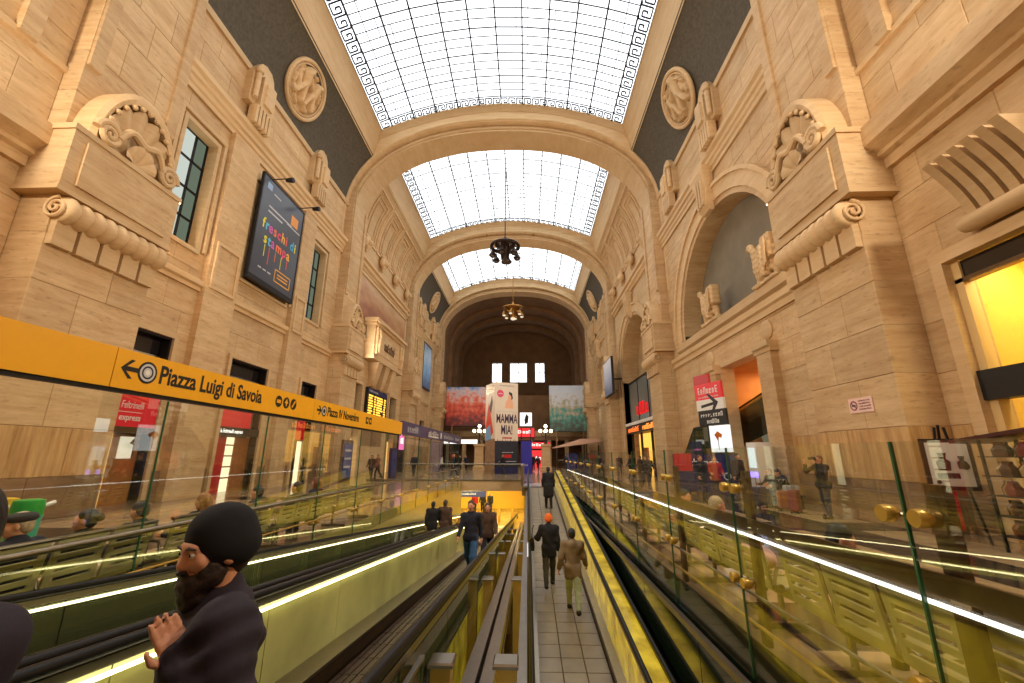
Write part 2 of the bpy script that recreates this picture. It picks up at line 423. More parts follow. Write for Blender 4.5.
# ---- superellipse arch line
def arch_pt(a, h, zs, t, n=2.25):
    c, sn = math.cos(t), math.sin(t)
    return (a*math.copysign(abs(c)**(2/n), c), zs+h*abs(sn)**(2/n))
def arch_line(a, h, zs, N=40, zlow=None):
    pts = [arch_pt(a, h, zs, PI*i/N) for i in range(N+1)]
    if zlow is not None: pts = [(a, zlow)]+pts+[(-a, zlow)]
    return pts
def arch_band(m, y0, y1, inner, outer):
    rings = [[(xi, y0, zi), (xi, y1, zi), (xo, y1, zo), (xo, y0, zo)] for (xi, zi), (xo, zo) in zip(inner, outer)]
    m.loft(rings)
ARCHES = [28.4, 46.2, 63.5]
for i, ya in enumerate(ARCHES):
    r = struct('arch', ['broad transverse stone arch behind the large skylight', 'second transverse stone arch spanning the hall behind the chandelier',
                        'far transverse stone arch before the dark end vault'][i])
    m = MB(); arch_band(m, ya, ya+3.3, arch_line(12.02, 8.25, 19.5, zlow=13.0), arch_line(12.7, 10.6, 19.5, zlow=13.0)); m.build('outer_order', STONE_FAR if i else STONE_SM, r, smooth=35)
    m = MB(); arch_band(m, ya+0.55, ya+2.8, arch_line(11.55, 7.75, 19.5, zlow=13.0), arch_line(12.2, 8.45, 19.5, zlow=13.0)); m.build('inner_order', STONE_SM, r, smooth=35)
    for k, (yy, a_, h_) in enumerate(((ya-0.02, 12.05, 8.42), (ya+0.5, 11.78, 8.02), (ya+2.85, 11.78, 8.02))):
        m = MB(); m.tube([(x, yy, z) for x, z in arch_line(a_, h_, 19.5, zlow=13.0)], 0.11, 8); m.build('roll_moulding', STONE_SM, r, smooth=True)
    # cornice closing the skylight above the arch
    m = MB()
    def skyz(x): return 26.9+2.3*(1-(x/9.65)**2)
    xs = [-9.9+19.8*j/24 for j in range(25)]
    m.loft([[(x, ya-0.30, skyz(x)-0.12), (x, ya-0.04, skyz(x)-0.55), (x, ya+0.4, skyz(x)-0.55), (x, ya+0.4, skyz(x)+0.1), (x, ya-0.30, skyz(x)+0.02)] for x in xs])
    m.build('skylight_cornice', STONE_SM, r, smooth=30)

# ---- vault sides, roof borders
COVE = [(12.02, 20.5), (11.8, 21.7), (11.5, 22.6), (11.0, 23.7), (10.55, 24.3), (10.15, 24.7)]
COVE_B = [(12.02, 18.3), (12.0, 19.6), (11.9, 20.9), (11.7, 22.0), (11.3, 23.1), (10.8, 24.0), (10.15, 24.7)]
def strip(m, prof, s, y0, y1, th=0.25):
    rings = []
    for y in (y0, y1):
        rings.append([(s*x, y, z) for x, z in prof]+[(s*(x+th), y, z+th) for x, z in prof[::-1]])
    m.loft(rings)
VB = [(-4.4, 10.4, 'B'), (13.2, 28.4, 'A'), (31.7, 46.2, 'B'), (49.5, 63.5, 'A')]
for bi, (y0, y1, ty) in enumerate(VB):
    for s in (-1, 1):
        c = struct('ceiling', ('dark grey plaster cove' if ty == 'A' else 'panelled stone cove') + ' of ' + ['the nearest bay', 'the first bay beside the large skylight', 'the second bay', 'the third bay'][bi]+(' on the left' if s < 0 else ' on the right'))
        m = MB(); strip(m, COVE if ty == 'A' else COVE_B, s, y0, y1); m.build('cove', GREY if ty == 'A' else STONE_SM, c, smooth=30)
        m = MB(); strip(m, [(10.22, 24.55), (9.95, 25.8), (9.55, 26.95)], s, y0, y1); m.build('skylight_border', STONE_SM, c, smooth=20)
        m = MB(); m.bar((s*9.62, y0, 26.9), (s*9.62, y1, 26.9), 0.12, 0.16); m.build('border_bead', STONE_SM, c)
        if ty == 'B' and bi == 2:      # nested raised panels following the curve
            npan = 4; L = (y1-y0)/npan
            def curve(z0, z1, off, n=9):
                zz = [z0+(z1-z0)*j/n for j in range(n+1)]; xs = np.interp(zz, [p[1] for p in COVE_B], [p[0] for p in COVE_B]); return [(s*(x-off), z) for x, z in zip(xs, zz)]
            for k in range(npan):
                a, b = y0+L*k+0.15, y0+L*(k+1)-0.15
                for e, w in ((0.0, 0.2), (0.55, 0.14), (1.0, 0.14)):
                    m = MB(); p = curve(19.9+e*0.55, 24.2-e*0.75, 0.03)
                    for yy in (a+e, b-e): 
                        for q, t in zip(p[:-1], p[1:]): m.bar((q[0], yy, q[1]), (t[0], yy, t[1]), 0.12, w, up=(0, 1, 0))
                    for q in (p[0], p[-1]): m.bar((q[0], a+e, q[1]), (q[0], b-e, q[1]), 0.12, w)
                    m.build('panel_frame', STONE_SM, c)

# ---- skylights
def meander(m, y, x0, x1, w, fn, along='x', n=20):
    pass
def skylight(idx, y0, y1, label, ncol, nrow, fine, panes=True):
    w = struct('window_%d' % idx, label)
    Z = lambda x: 26.9+2.3*(1-(x/9.65)**2)
    XS = [-8.75+17.5*i/ncol for i in range(ncol+1)]; bw = 0.85
    ya, yb = y0+bw, y1-bw
    ys = [ya+(yb-ya)*j/nrow for j in range(nrow+1)]
    bars = MB(); bt = 0.045
    if panes:
        cache = {}
        for i in range(ncol):
            xa, xb = XS[i], XS[i+1]; za, zb = Z(xa), Z(xb); Lr = ys[1]-ys[0]
            pm = MB(); pm.add([(xa, 0, za), (xb, 0, zb), (xb, Lr, zb), (xa, Lr, za), (xa, 0, za+.03), (xb, 0, zb+.03), (xb, Lr, zb+.03), (xa, Lr, za+.03)],
                              [(0, 1, 2, 3), (4, 7, 6, 5), (0, 4, 5, 1), (1, 5, 6, 2), (2, 6, 7, 3), (3, 7, 4, 0)])
            me = pm.mesh('pane', SKYGLASS)
            for j in range(nrow): link('pane', me, w, (0, ys[j], 0))
        for s in (-1, 1):       # border panes
            pm = MB(); Lb = (y1-y0)/8; pm.add([(s*9.62, 0, Z(9.62)), (s*8.75, 0, Z(8.75)), (s*8.75, Lb, Z(8.75)), (s*9.62, Lb, Z(9.62))], [(0, 1, 2, 3)])
            me = pm.mesh('pane', SKYGLASS)
            for j in range(8): link('pane', me, w, (0, y0+Lb*j, 0))
        for (a, b) in ((y0, ya), (yb, y1)):
            for i in range(ncol):
                xa, xb = XS[i], XS[i+1]; pm = MB(); pm.add([(xa, a, Z(xa)), (xb, a, Z(xb)), (xb, b, Z(xb)), (xa, b, Z(xa))], [(0, 1, 2, 3)]); pm.build('pane', SKYGLASS, w)
    else:
        pm = MB(); xs = [-9.65]+XS+[9.65]; pm.loft([[(x, y0, Z(x)), (x, y1, Z(x))] for x in xs], closed_ring=False); pm.build('glazing', SKYGLASS, w, kind='stuff')
    # main bars along the hall
    for x in XS:
        m = MB(); m.bar((x, y0, Z(x)-0.05), (x, y1, Z(x)-0.05), 0.09 if fine else 0.11, 0.12); m.build('glazing_bar', IRON, w)
    for j, y in enumerate(ys):
        if j % 3 and 0 < j < nrow: continue
        m = MB()
        for xa, xb in zip(XS[:-1], XS[1:]): m.bar((xa, y, Z(xa)-0.04), (xb, y, Z(xb)-0.04), 0.05, 0.06)
        m.build('cross_bar', IRON, w)
    m = MB(); rnd = random.Random(idx)
    for j, y in enumerate(ys):
        for i, (xa, xb) in enumerate(zip(XS[:-1], XS[1:])):
            if j % 3 and 0 < j < nrow: m.bar((xa, y, Z(xa)-0.02), (xb, y, Z(xb)-0.02), bt, 0.04)
            if fine and j < nrow and rnd.random() < 0.1:
                t = rnd.choice((0.22, 0.78)); x = xa+(xb-xa)*t; m.bar((x, y, Z(x)-0.02), (x, ys[min(j+2, nrow)], Z(x)-0.02), bt, 0.04)
    for s in (-1, 1):
        x = s*8.1; m.bar((x, ya, Z(x)-0.02), (x, yb, Z(x)-0.02), bt, 0.04)
    m.build('glazing_lattice', IRON, w, kind='stuff')
    # greek key border
    key = [(0, 0), (0, .78), (.78, .78), (.78, .2), (.36, .2), (.36, .5), (.55, .5)]
    m = MB(); th = 0.085
    def put(pts, f):
        q = [f(a, b) for a, b in pts]
        for u, v in zip(q[:-1], q[1:]): m.bar(u, v, th, 0.05)
    ky = 0.78 if fine else 1.3
    n = int((y1-y0)/ky); st = (y1-y0)/n
    for k in range(n):
        for s in (-1, 1):
            f = lambda a, b: (s*(8.78+b*0.86), y0+st*(k+a), Z(8.78+b*0.86)-0.04); put(key+[], f); put([(.78, .02), (1, .02)], f)
    kx = 0.62 if fine else 1.3; n = int(17.5/kx); st2 = 17.5/n
    for k in range(n):
        for (yy, sg) in ((y1, -1), (y0, 1)):
            f = lambda a, b: (-8.75+st2*(k+a), yy+sg*(0.05+b*0.78), Z(-8.75+st2*(k+a))-0.04); put(key, f); put([(.78, .02), (1, .02)], f)
    m.build('greek_key_border', KEYBLUE, w, kind='stuff')
    m = MB()
    for s in (-1, 1): m.bar((s*9.6, y0, Z(9.6)-.04), (s*9.6, y1, Z(9.6)-.04), 0.09, 0.1)
    for y in (y0+.03, y1-.03):
        for xa, xb in zip([-9.6]+XS, XS+[9.6]): m.bar((xa, y, Z(xa)-.04), (xb, y, Z(xb)-.04), 0.08, 0.1)
    m.build('outer_frame', IRON, w)
skylight(1, 13.4, 28.2, 'large barrel skylight with a greek key border over the first bay', 10, 21, True)
skylight(2, 31.8, 46.0, 'second barrel skylight behind the first stone arch', 10, 18, True)
skylight(3, 49.6, 63.3, 'third barrel skylight above the far chandelier', 9, 9, False)
skylight(4, -4.2, 9.6, 'skylight over the bay above the viewer', 8, 6, False, panes=False)

# ---- roof over the arches so that no daylight leaks, end vault
def dark_roof(y0, y1, lab):
    r = struct('ceiling', lab); m = MB(); m.box(-13, 13, y0, y1, 30.2, 30.5); m.build('slab', STONE_DK, r); return r
for i, ya in enumerate([9.9]+ARCHES): dark_roof(ya-0.3, ya+3.6, 'roof slab above arch number %d from the viewer' % (i+1))
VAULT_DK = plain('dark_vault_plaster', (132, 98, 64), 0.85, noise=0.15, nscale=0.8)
ev = struct('ceiling', 'dark brown barrel vault at the far end of the hall')
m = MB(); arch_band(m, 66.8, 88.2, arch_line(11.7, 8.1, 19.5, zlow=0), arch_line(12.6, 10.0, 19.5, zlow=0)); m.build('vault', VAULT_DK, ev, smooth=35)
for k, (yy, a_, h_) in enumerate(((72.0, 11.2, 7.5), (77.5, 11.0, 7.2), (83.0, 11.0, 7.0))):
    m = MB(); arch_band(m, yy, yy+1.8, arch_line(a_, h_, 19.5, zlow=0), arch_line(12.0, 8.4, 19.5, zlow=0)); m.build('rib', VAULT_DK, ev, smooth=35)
ew = struct('wall_back', 'dark end wall with three bright windows')
m = MB(); hol = [('r', -5.4, -3.3, 16.4, 20.6), ('r', -1.6, 2.0, 16.4, 20.6), ('r', 3.7, 5.7, 16.4, 20.6)]
for za, zb in ((0, 16.4), (16.4, 20.6), (20.6, 30)):
    for a, b in intervals(-13, 13, hol, za, zb): m.box(a, b, 88, 88.8, za, zb)
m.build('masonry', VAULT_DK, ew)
for i, h in enumerate(hol):
    w = struct('window_%d' % (5+i), ['tall bright window on the left of the end wall', 'wide bright middle window of the end wall', 'tall bright window on the right of the end wall'][i])
    for (xa, xb) in ((h[1], (h[1]+h[2])/2), ((h[1]+h[2])/2, h[2])):
        for z in (16.4, 18.5):
            m = MB(); m.box(xa+.05, xb-.05, 88.4, 88.45, z+.05, z+2.05); m.build('pane', SKYGLASS, w)
    m = MB()
    for x in (h[1], (h[1]+h[2])/2, h[2]): m.box(x-.06, x+.06, 88.3, 88.5, 16.4, 20.6)
    for z in (16.45, 18.5, 20.55): m.box(h[1], h[2], 88.3, 88.5, z-.06, z+.06)
    m.build('glazing_bars', IRON, w)
    m = MB(); m.box(h[1]-.25, h[2]+.25, 87.8, 88, 20.6, 20.95); m.box(h[1]-.25, h[2]+.25, 87.8, 88, 16.1, 16.4); m.build('window_surround', VAULT_DK, w)
bw = struct('wall_front', 'stone end wall behind the viewer')
m = MB(); m.box(-13, 13, -5.2, -4.6, -3.2, 30); m.build('masonry', STONE_FAR, bw)
# ================================================================== piers
def shell_parts(parent, s, X, yc, z0, R, bd=-.5):
    """scallop shell with hood, beaded rim and scrolls, facing the hall"""
    P = lambda u, d, z: (s*(X-d), yc+u, z0+z)
    H = 1.78*R
    # hood band
    m = MB(); N = 28; rings = []
    for i in range(N+1):
        t = PI*i/N; c, sn = math.cos(t), math.sin(t)
        rings.append([P(c*R*1.14, bd, sn*H*1.08), P(c*R*1.14, .16, sn*H*1.08), P(c*R*1.04, .26, sn*H*1.0), P(c*R*.95, .2, sn*H*.92), P(c*R*.95, bd, sn*H*.92)])
    m.loft(rings); m.build('hood', STONE_SM, parent, smooth=50)
    # fluted fan
    nt, nr = 72, 10; V = []; F = []
    for j in range(nr+1):
        r = 0.12+0.88*j/nr
        for i in range(nt+1):
            t = PI*i/nt; fl = abs(math.sin(t*6.5)); edge = 1-0.07*(1-fl)*(r > .93)
            d = -.12+0.20*math.sin(min(1, r)*PI*0.55)+0.15*fl*r-0.02
            V.append(P(math.cos(t)*R*.93*r*edge, d, 0.1*R+math.sin(t)*(H*.86-.1*R)*r*edge))
    for j in range(nr):
        for i in range(nt): a = j*(nt+1)+i; F.append((a, a+1, a+nt+2, a+nt+1))
    m = MB(); m.add(V, F); m.build('fan', STONE_SM, parent, smooth=True)
    # beads along the rim
    m = MB()
    for i in range(1, 14):
        t = PI*i/14; m.lathe([(0.0, -.09), (.07, -.06), (.10, 0), (.07, .06), (0, .09)], P(math.cos(t)*R*.93, .24, math.sin(t)*H*.88), 8, 'X')
    m.build('scalloped_rim', STONE_SM, parent, smooth=True)
    # scrolls at both corners and the wave between
    for sg in (-1, 1):
        m = MB(); pts = []; rs = []
        for i in range(34):
            a = i/33*4.2*PI; rr = R*.30*(1-i/36); pts.append(P(sg*(R*.82+math.cos(a)*rr*.95), .30+.06*i/33, R*.26+math.sin(a)*rr)); rs.append(.11*(1-.45*i/33))
        m.tube(pts, rs, 8); m.build('volute', STONE_SM, parent, smooth=True)
    m = MB(); pts = []
    for i in range(25):
        u = -0.62+1.24*i/24; pts.append(P(u*R, .34, R*(.30+.42*math.cos(u*PI/1.24)-.14*math.cos(u*3*PI/1.24))))
    m.tube(pts, [.10+.03*math.sin(PI*i/24) for i in range(25)], 8); m.build('wave_scroll', STONE_SM, parent, smooth=True)
    # small lower shell under the wave
    V = []; F = []
    for j in range(6):
        r = j/5
        for i in range(37):
            t = PI*i/36; fl = abs(math.sin(t*4.5)); V.append(P(math.cos(t)*R*.42*r, .16+.2*math.sin(r*1.7)+.06*fl*r, .02+math.sin(t)*R*.5*r))
    for j in range(5):
        for i in range(36): a = j*37+i; F.append((a, a+1, a+38, a+37))
    m = MB(); m.add(V, F); m.build('inner_shell', STONE_SM, parent, smooth=True)
def roll_bracket(parent, s, X, y0, y1, zc, r):
    """fluted roll with scroll ends"""
    N = 72; prof = []; L = y1-y0
    for i in range(N+1):
        t = i/N; k = abs(math.sin(t*PI*9)); e = min(1, min(t, 1-t)*22+.75)
        prof.append((r*(0.74+0.26*k**.7)*e, y0+t*L))
    M = Matrix.Identity(4); m = MB(); m.lathe(prof, (s*(X-.12), 0, zc), 20, 'Y'); m.build('fluted_roll', STONE_SM, parent, smooth=60)
    for ye, sg in ((y0, -1), (y1, 1)):
        m = MB(); pts = []; rs = []
        for i in range(30):
            a = -s*i/29*4*PI+PI/2; rr = r*.8*(1-i/32); pts.append((s*(X-.12)+math.cos(a)*rr, ye+sg*(.02+.05*i/29), zc+math.sin(a)*rr)); rs.append(.055*(1-.3*i/29))
        m.tube(pts, rs, 7); m.build('end_scroll', STONE_SM, parent, smooth=True)
    m = MB(); n = 5; w = L/n
    for i in range(n): sbox(m, s, X, 0, .18, y0+w*i+.05, y0+w*(i+1)-.05, zc-r-.62, zc-r*.4)
    m.build('fluting', STONE_SM, parent)
def pier(s, y0, y1, near, label, vtag):
    p = struct('pillar', label)
    zs = [0, 1.1, 2.4, 3.7, 4.95, 6.15, 7.5]
    if near:
        for i in range(len(zs)-1):
            za, zb = zs[i], zs[i+1]; L = y1-y0; n = 2; off = (0.38, 0.62)[i % 2]
            cuts = [y0, y0+L*off, y1]
            for c, d in zip(cuts[:-1], cuts[1:]):
                link('stone_block', block_mesh(d-c, zb-za, 1.15, base_mat(za) or STONE), p, (s*(XP+1.15), (c+d)/2, (za+zb)/2), (0, 0, 0 if s < 0 else PI))
        m = MB(); sbox(m, s, XP, -1.1, -.03, y0+.03, y1-.03, 0, 7.5); m.build('core', JOINT, p)
    else:
        m = MB(); sbox(m, s, XP, -1.1, 0, y0, y1, 0, 7.5); m.build('shaft', STONE_FAR, p)
    roll_bracket(p, s, XP, y0, y1, 8.2, .42)
    m = MB(); sbox(m, s, XP, -1.1, 0, y0, y1, 7.5, 8.75); m.build('neck', STONE, p)
    m = MB(); sbox(m, s, XP, -1.1, .28, y0-.25, y1+.1, 8.75, 10.55); m.build('entablature_block', STONE, p)
    m = MB(); sbox(m, s, XP, .28, .36, y0+.1, y1-.25, 8.95, 10.35); m.build('tablet', STONE, p)
    m = MB(); sbox(m, s, XP, -1.1, .32, y0-.3, y1+.15, 10.55, 10.72); sbox(m, s, XP, -1.1, .32, y0-.3, y1+.15, 8.62, 8.75); m.build('ledge', STONE_SM, p)
    zu = [10.75, 12.2, 13.7, 15.2, 16.7, 18.2, 19.7, 21.2, 22.7]
    X2 = XP+.45
    for i in range(len(zu)-1):
        L = y1-y0; cuts = [y0, y0+L*(.5 if i % 2 else .3), y0+L*(.7 if not i % 2 else 1), y1]
        if not near: cuts = [y0, y1]
        for c, d in zip(cuts[:-1], cuts[1:]):
            if d-c > .05: link('stone_block', block_mesh(d-c, zu[i+1]-zu[i], .7, STONE), p, (s*(X2+.7), (c+d)/2, (zu[i]+zu[i+1])/2), (0, 0, 0 if s < 0 else PI))
    m = MB(); sbox(m, s, X2, 0, .1, y0+.05, y0+.45, 13.2, 22.7); sbox(m, s, X2, 0, .1, y1-.45, y1-.05, 13.2, 22.7); m.build('raised_border', STONE, p)
    shell_parts(p, s, XP-.0, (y0+y1)/2, 10.72, min(1.33, (y1-y0)*.4))
    return p
pier(-1, 9.8, 13.1, True, 'tall travertine pier with a carved shell beside the yellow sign', 0)
pier(1, 10.65, 13.85, True, 'tall travertine pier with a carved shell and a no-smoking notice', 1)
for s, ws in ((-1, 'left'), (1, 'right')):
    pier(s, 28.75, 31.4, False, 'stone pier with a carved shell under the first arch on the '+ws, 0)
    pier(s, 46.6, 49.2, False, 'stone pier with a carved shell under the second arch on the '+ws, 0)
    pier(s, 63.9, 66.5, False, 'stone pier with a carved shell under the far arch on the '+ws, 0)

# ================================================================== side walls
def console(parent, s, X, yc):
    c = link('console', None, parent)
    poly = [(yc-.95, 18.6), (yc-.95, 20.35), (yc-.75, 20.75), (yc-.45, 21.25), (yc-.1, 21.45), (yc+.35, 21.4), (yc+.6, 21.1), (yc+.75, 20.6), (yc+.95, 20.35), (yc+.95, 18.6)]
    m = MB(); m.prism(poly, *sorted((s*(X+.2), s*(X-.35))), 'X'); m.build('tablet', STONE_SM, c)
    m = MB(); sbox(m, s, X, .35, .62, yc-.45, yc+.6, 18.6, 20.4); sbox(m, s, X, .62, .74, yc-.25, yc+.4, 18.9, 20.1); m.build('raised_panel', STONE_SM, c)
    m = MB(); m.tube([(s*(X-.48), yc-.72, 18.9), (s*(X-.48), yc-.72, 20.3)], .14, 10); m.lathe([(0, -.2), (.2, -.1), (.22, 0), (.2, .1), (0, .2)], (s*(X-.48), yc-.72, 20.5), 10); m.build('side_rod', STONE_SM, c, smooth=50)
    m = MB()
    for k in range(5): sbox(m, s, X, .2, .62, yc-.62+k*.26, yc-.62+k*.26+.17, 17.6, 18.6)
    m.build('drops', STONE_SM, c)
def entablature(parent, s, X, y0, y1, z=16.4):
    moulding(parent, s, X, y0, y1, [(-.05, z), (.10, z), (.10, z+.22), (.17, z+.3), (.17, z+.5), (.26, z+.58), (.26, z+.8), (.38, z+.9), (.38, z+1.15), (.12, z+1.3), (-.05, z+1.3)], 'entablature')
def string_course(parent, s, X, y0, y1, z0, z1, d=.2):
    moulding(parent, s, X, y0, y1, [(-.05, z0), (d*.5, z0), (d*.5, z0+(z1-z0)*.35), (d, z0+(z1-z0)*.5), (d, z1), (-.05, z1)], 'string_course')
def rect_frame(parent, s, X, y0, y1, z0, z1, w, d, name='architrave', mat=None, bottom=False, depth=False):
    e = .015; dp = -.64 if depth else -.3; m = MB(); sbox(m, s, X, dp, d, y0-w, y0+e, z0, z1+w); sbox(m, s, X, dp, d, y1-e, y1+w, z0, z1+w); sbox(m, s, X, dp, d, y0+e, y1-e, z1-e, z1+w)
    if bottom: sbox(m, s, X, dp, d, y0-w, y1+w, z0-w, z0+e)
    return m.build(name, mat or STONE_SM, parent)
ZA = [0, 1.1, 2.4, 3.65, 4.9, 6.1, 7.25, 8.4, 9.2, 10.0, 11.3, 12.55, 13.8, 15.1, 16.4, 17.7, 19.1, 20.5]
# ---- left wall, first bay
WIN_PANE = emis('window_daylight', (0.66, 0.72, 0.64, 1), 0.9)
WIN_PANE2 = emis('window_daylight_green', (0.34, 0.42, 0.30, 1), 0.4)
wl = struct('wall_left', 'left travertine wall of the first bay with banner and windows')
DOORS_L = [(13.75, 15.6), (18.95, 21.9), (25.35, 27.3)]
WINS_L = [(13.98, 15.75), (18.7, 22.5), (24.65, 26.4)]
holes = [('r', a, b, 0, 6.1) for a, b in DOORS_L]+[('r', a, b, 10.0, 15.1) for a, b in WINS_L]
ashlar(wl, -1, XW, 13.1, 28.8, ZA, holes, matf=base_mat)
entablature(wl, -1, XW, 13.1, 28.8)
string_course(wl, -1, XW, 13.1, 28.8, 8.35, 8.8, .22)
moulding(wl, -1, XW, 13.1, 28.8, [(-.05, 20.4), (.12, 20.4), (.12, 20.75), (-.05, 20.75)], 'wall_cap')
for (a, b) in ((16.35, 18.25), (22.95, 24.4)):
    m = MB(); sbox(m, -1, XW, 0, .28, a, b, 0, 16.4); m.build('pilaster', STONE, wl)
    rect_frame(wl, -1, XW-.28, a+.3, b-.3, 8.75, 10.7, .12, .07, 'pilaster_panel', bottom=True)
for yc in (17.5, 23.9): console(wl, -1, XW, yc)
for k, (a, b) in enumerate(WINS_L):
    rect_frame(wl, -1, XW, a, b, 10.0, 15.1, .16, .1, 'window_architrave', bottom=True, depth=True)
    rect_frame(wl, -1, XW, a-.3, b+.3, 10.0, 15.4, .14, .16, 'window_architrave')
    if k == 1: continue
    w = struct('window_%d' % (8+k), ['tall dark-framed window above the first doorway', '', 'tall dark-framed window beyond the hanging banner'][k])
    yc = a+(b-a)*.62
    for j in range(4):
        z0, z1 = 10.0+j*1.275, 10.0+(j+1)*1.275
        for (p, q, mt) in ((a, yc, WIN_PANE), (yc, b, WIN_PANE2)):
            m = MB(); sbox(m, -1, XW, -.46, -.43, p+.03, q-.03, z0+.03, z1-.03); m.build('pane', mt, w)
    m = MB()
    for y in (a+.04, yc, b-.04): sbox(m, -1, XW, -.46, -.36, y-.04, y+.04, 10, 15.1)
    for j in range(5): sbox(m, -1, XW, -.46, -.36, a, b, 10.0+j*1.275-.04, 10.0+j*1.275+.04)
    m.build('glazing_bars', IRON, w)
    m = MB(); sbox(m, -1, XW, -.62, -.6, a-.1, b+.1, 9.9, 15.2); m.build('blind', IRON, w)
m = MB(); sbox(m, -1, XW, -.6, -.4, 18.6, 22.6, 9.9, 15.2); m.build('window_infill', STONE_DK, wl)
# ---- right wall, first bay
wr = struct('wall_right', 'right travertine wall of the first bay with a great arched niche')
NY, NR, NS, NC = 20.75, 5.55, 9.0, 14.55
ar = ('a', NY, NR, NS, NC); h_arch_bottom[ar] = 8.55
ZR = [0, 1.1, 2.4, 3.65, 4.9, 6.1, 7.25, 8.55, 9.2, 9.9, 10.6, 11.3, 12.0, 12.7, 13.4, 14.0, 14.55, 15.3, 16.4, 17.7, 19.1, 20.5]
DR = (18.0, 22.0)
ashlar(wr, 1, XW, 13.85, 28.8, ZR, [ar, ('r', DR[0], DR[1], 0, 6.1)], matf=base_mat)
entablature(wr, 1, XW, 13.85, 28.8)
moulding(wr, 1, XW, 13.85, 28.8, [(-.05, 20.4), (.12, 20.4), (.12, 20.75), (-.05, 20.75)], 'wall_cap')
for yc in (19.3, 25.6): console(wr, 1, XW, yc)
def archivolt(parent, s, X, yc, R, zs, zc, w, d0, d1, name='archivolt', N=32, mat=None, zb=None):
    m = MB(); rings = []; f = (zc-zs)
    ts = [PI*i/N for i in range(N+1)]
    pts = [(math.cos(t), math.sin(t)) for t in ts]
    def ring(c, sn, dz=0): 
        return [(s*(X-d0), yc+c*R, zs+sn*f+dz), (s*(X-d1), yc+c*R, zs+sn*f+dz), (s*(X-d1), yc+c*(R+w), zs+sn*(f+w)+dz), (s*(X-d0), yc+c*(R+w), zs+sn*(f+w)+dz)]
    if zb is not None: rings.append(ring(1, 0, zb-zs))
    rings += [ring(c, sn) for c, sn in pts]
    if zb is not None: rings.append(ring(-1, 0, zb-zs))
    m.loft(rings); return m.build(name, mat or STONE_SM, parent, smooth=30)
def niche(parent, s, X, yc, R, zs, zc, zb, depth=1.1, backmat=None):
    archivolt(parent, s, X, yc, R, zs, zc, .30, -depth, .02, 'soffit', zb=zb, mat=STONE)
    archivolt(parent, s, X, yc, R+.28, zs, zc+.28, .9, -.1, .12, 'archivolt', zb=zb)
    archivolt(parent, s, X, yc, R+1.0, zs, zc+1.0, .2, .05, .24, 'archivolt_rim', zb=zb)
    m = MB(); N = 32; poly = [(yc+R*1.03*math.cos(PI*i/N), zs+(zc-zs)*1.03*math.sin(PI*i/N)) for i in range(N+1)]+[(yc-R*1.03, zb), (yc+R*1.03, zb)]
    m.prism(poly, *sorted((s*(X+depth-.02), s*(X+depth+.2))), 'X'); m.build('niche_back', backmat or NICHE_GREY, parent)
    k = MB(); k.loft([[(s*(X-.05), yc-w, z), (s*(X-d), yc-w, z), (s*(X-d), yc+w, z), (s*(X-.05), yc+w, z)] for z, w, d in ((zc-.15, .42, .3), (zc+.1, .5, .5), (zc+1.1, .62, .42), (zc+2.0, .78, .62), (zc+2.1, .85, .66), (zc+2.3, .85, .66))])
    k.build('keystone', STONE_SM, parent)
    m = MB()
    for q in (-.3, 0, .3): sbox(m, s, X, .3, .6, yc+q-.09, yc+q+.09, zc+.15, zc+1.95)
    m.build('keystone_fluting', STONE_SM, parent)
niche(wr, 1, XW, NY, NR, NS, NC, 8.55)
moulding(wr, 1, XW, 14.7, 27.3, [(-1.2, 7.95), (.1, 7.95), (.1, 8.05), (.26, 8.15), (.26, 8.55), (-1.2, 8.55)], 'niche_sill')
moulding(wr, 1, XW, 13.9, 28.8, [(-.05, 7.35), (.1, 7.35), (.1, 7.62), (.2, 7.7), (.2, 7.95), (-.05, 7.95)], 'string_course')
for (a, b) in ((16.9, 17.95), (22.05, 23.3)):
    m = MB(); sbox(m, 1, XW, -.3, .32, a, b, 0, 5.85); m.build('door_pilaster', STONE, wr)
    moulding(wr, 1, XW-.32, a-.1, b+.1, [(-.6, 5.8), (.04, 5.8), (.04, 5.95), (.14, 6.02), (.14, 6.25), (-.6, 6.25)], 'door_capital')
for y in (17.4, 23.0):
    m = MB(); m.lathe([(0, 0), (.42, 0), (.42, .05), (.36, .09), (.2, .12), (0, .13)], (XW, y, 6.8), 24, 'X', M=Matrix.Diagonal((-1, 1, 1, 1))); m.build('roundel', STONE_SM, wr, smooth=50)
# ---- second bay
ZF = [0, 1.1, 2.4, 7.4, 9.0, 11.3, 16.6, 18.4]
wl2 = struct('wall_left', 'left stone wall of the second bay with a landscape mosaic')
ashlar(wl2, -1, XW, 31.2, 46.8, ZF, [('r', 32.8, 35.0, 0, 7.4), ('r', 36.0, 41.2, 2.4, 7.4), ('r', 42.4, 44.6, 0, 7.4)], build=False, mat=STONE_FAR)
wr2 = struct('wall_right', 'right stone wall of the second bay with an arched shop front')
ar2 = ('a', 39.0, 5.4, 9.0, 14.5); h_arch_bottom[ar2] = -1
ashlar(wr2, 1, XW, 31.2, 46.8, [0, 4.5, 9, 9.7, 10.4, 11.1, 11.8, 12.5, 13.2, 13.8, 14.5, 18.4], [ar2], build=False, mat=STONE_FAR)
niche(wr2, 1, XW, 39.0, 5.4, 9.0, 14.5, 0.0, 1.6, STONE_FAR)
for s, w in ((-1, wl2), (1, wr2)):
    for z in (16.9, 17.5): moulding(w, s, XW, 31.4, 46.4, [(-.05, z), (.15, z), (.15, z+.2), (.35, z+.3), (.35, z+.45), (-.05, z+.45)], 'cornice')
hd = None
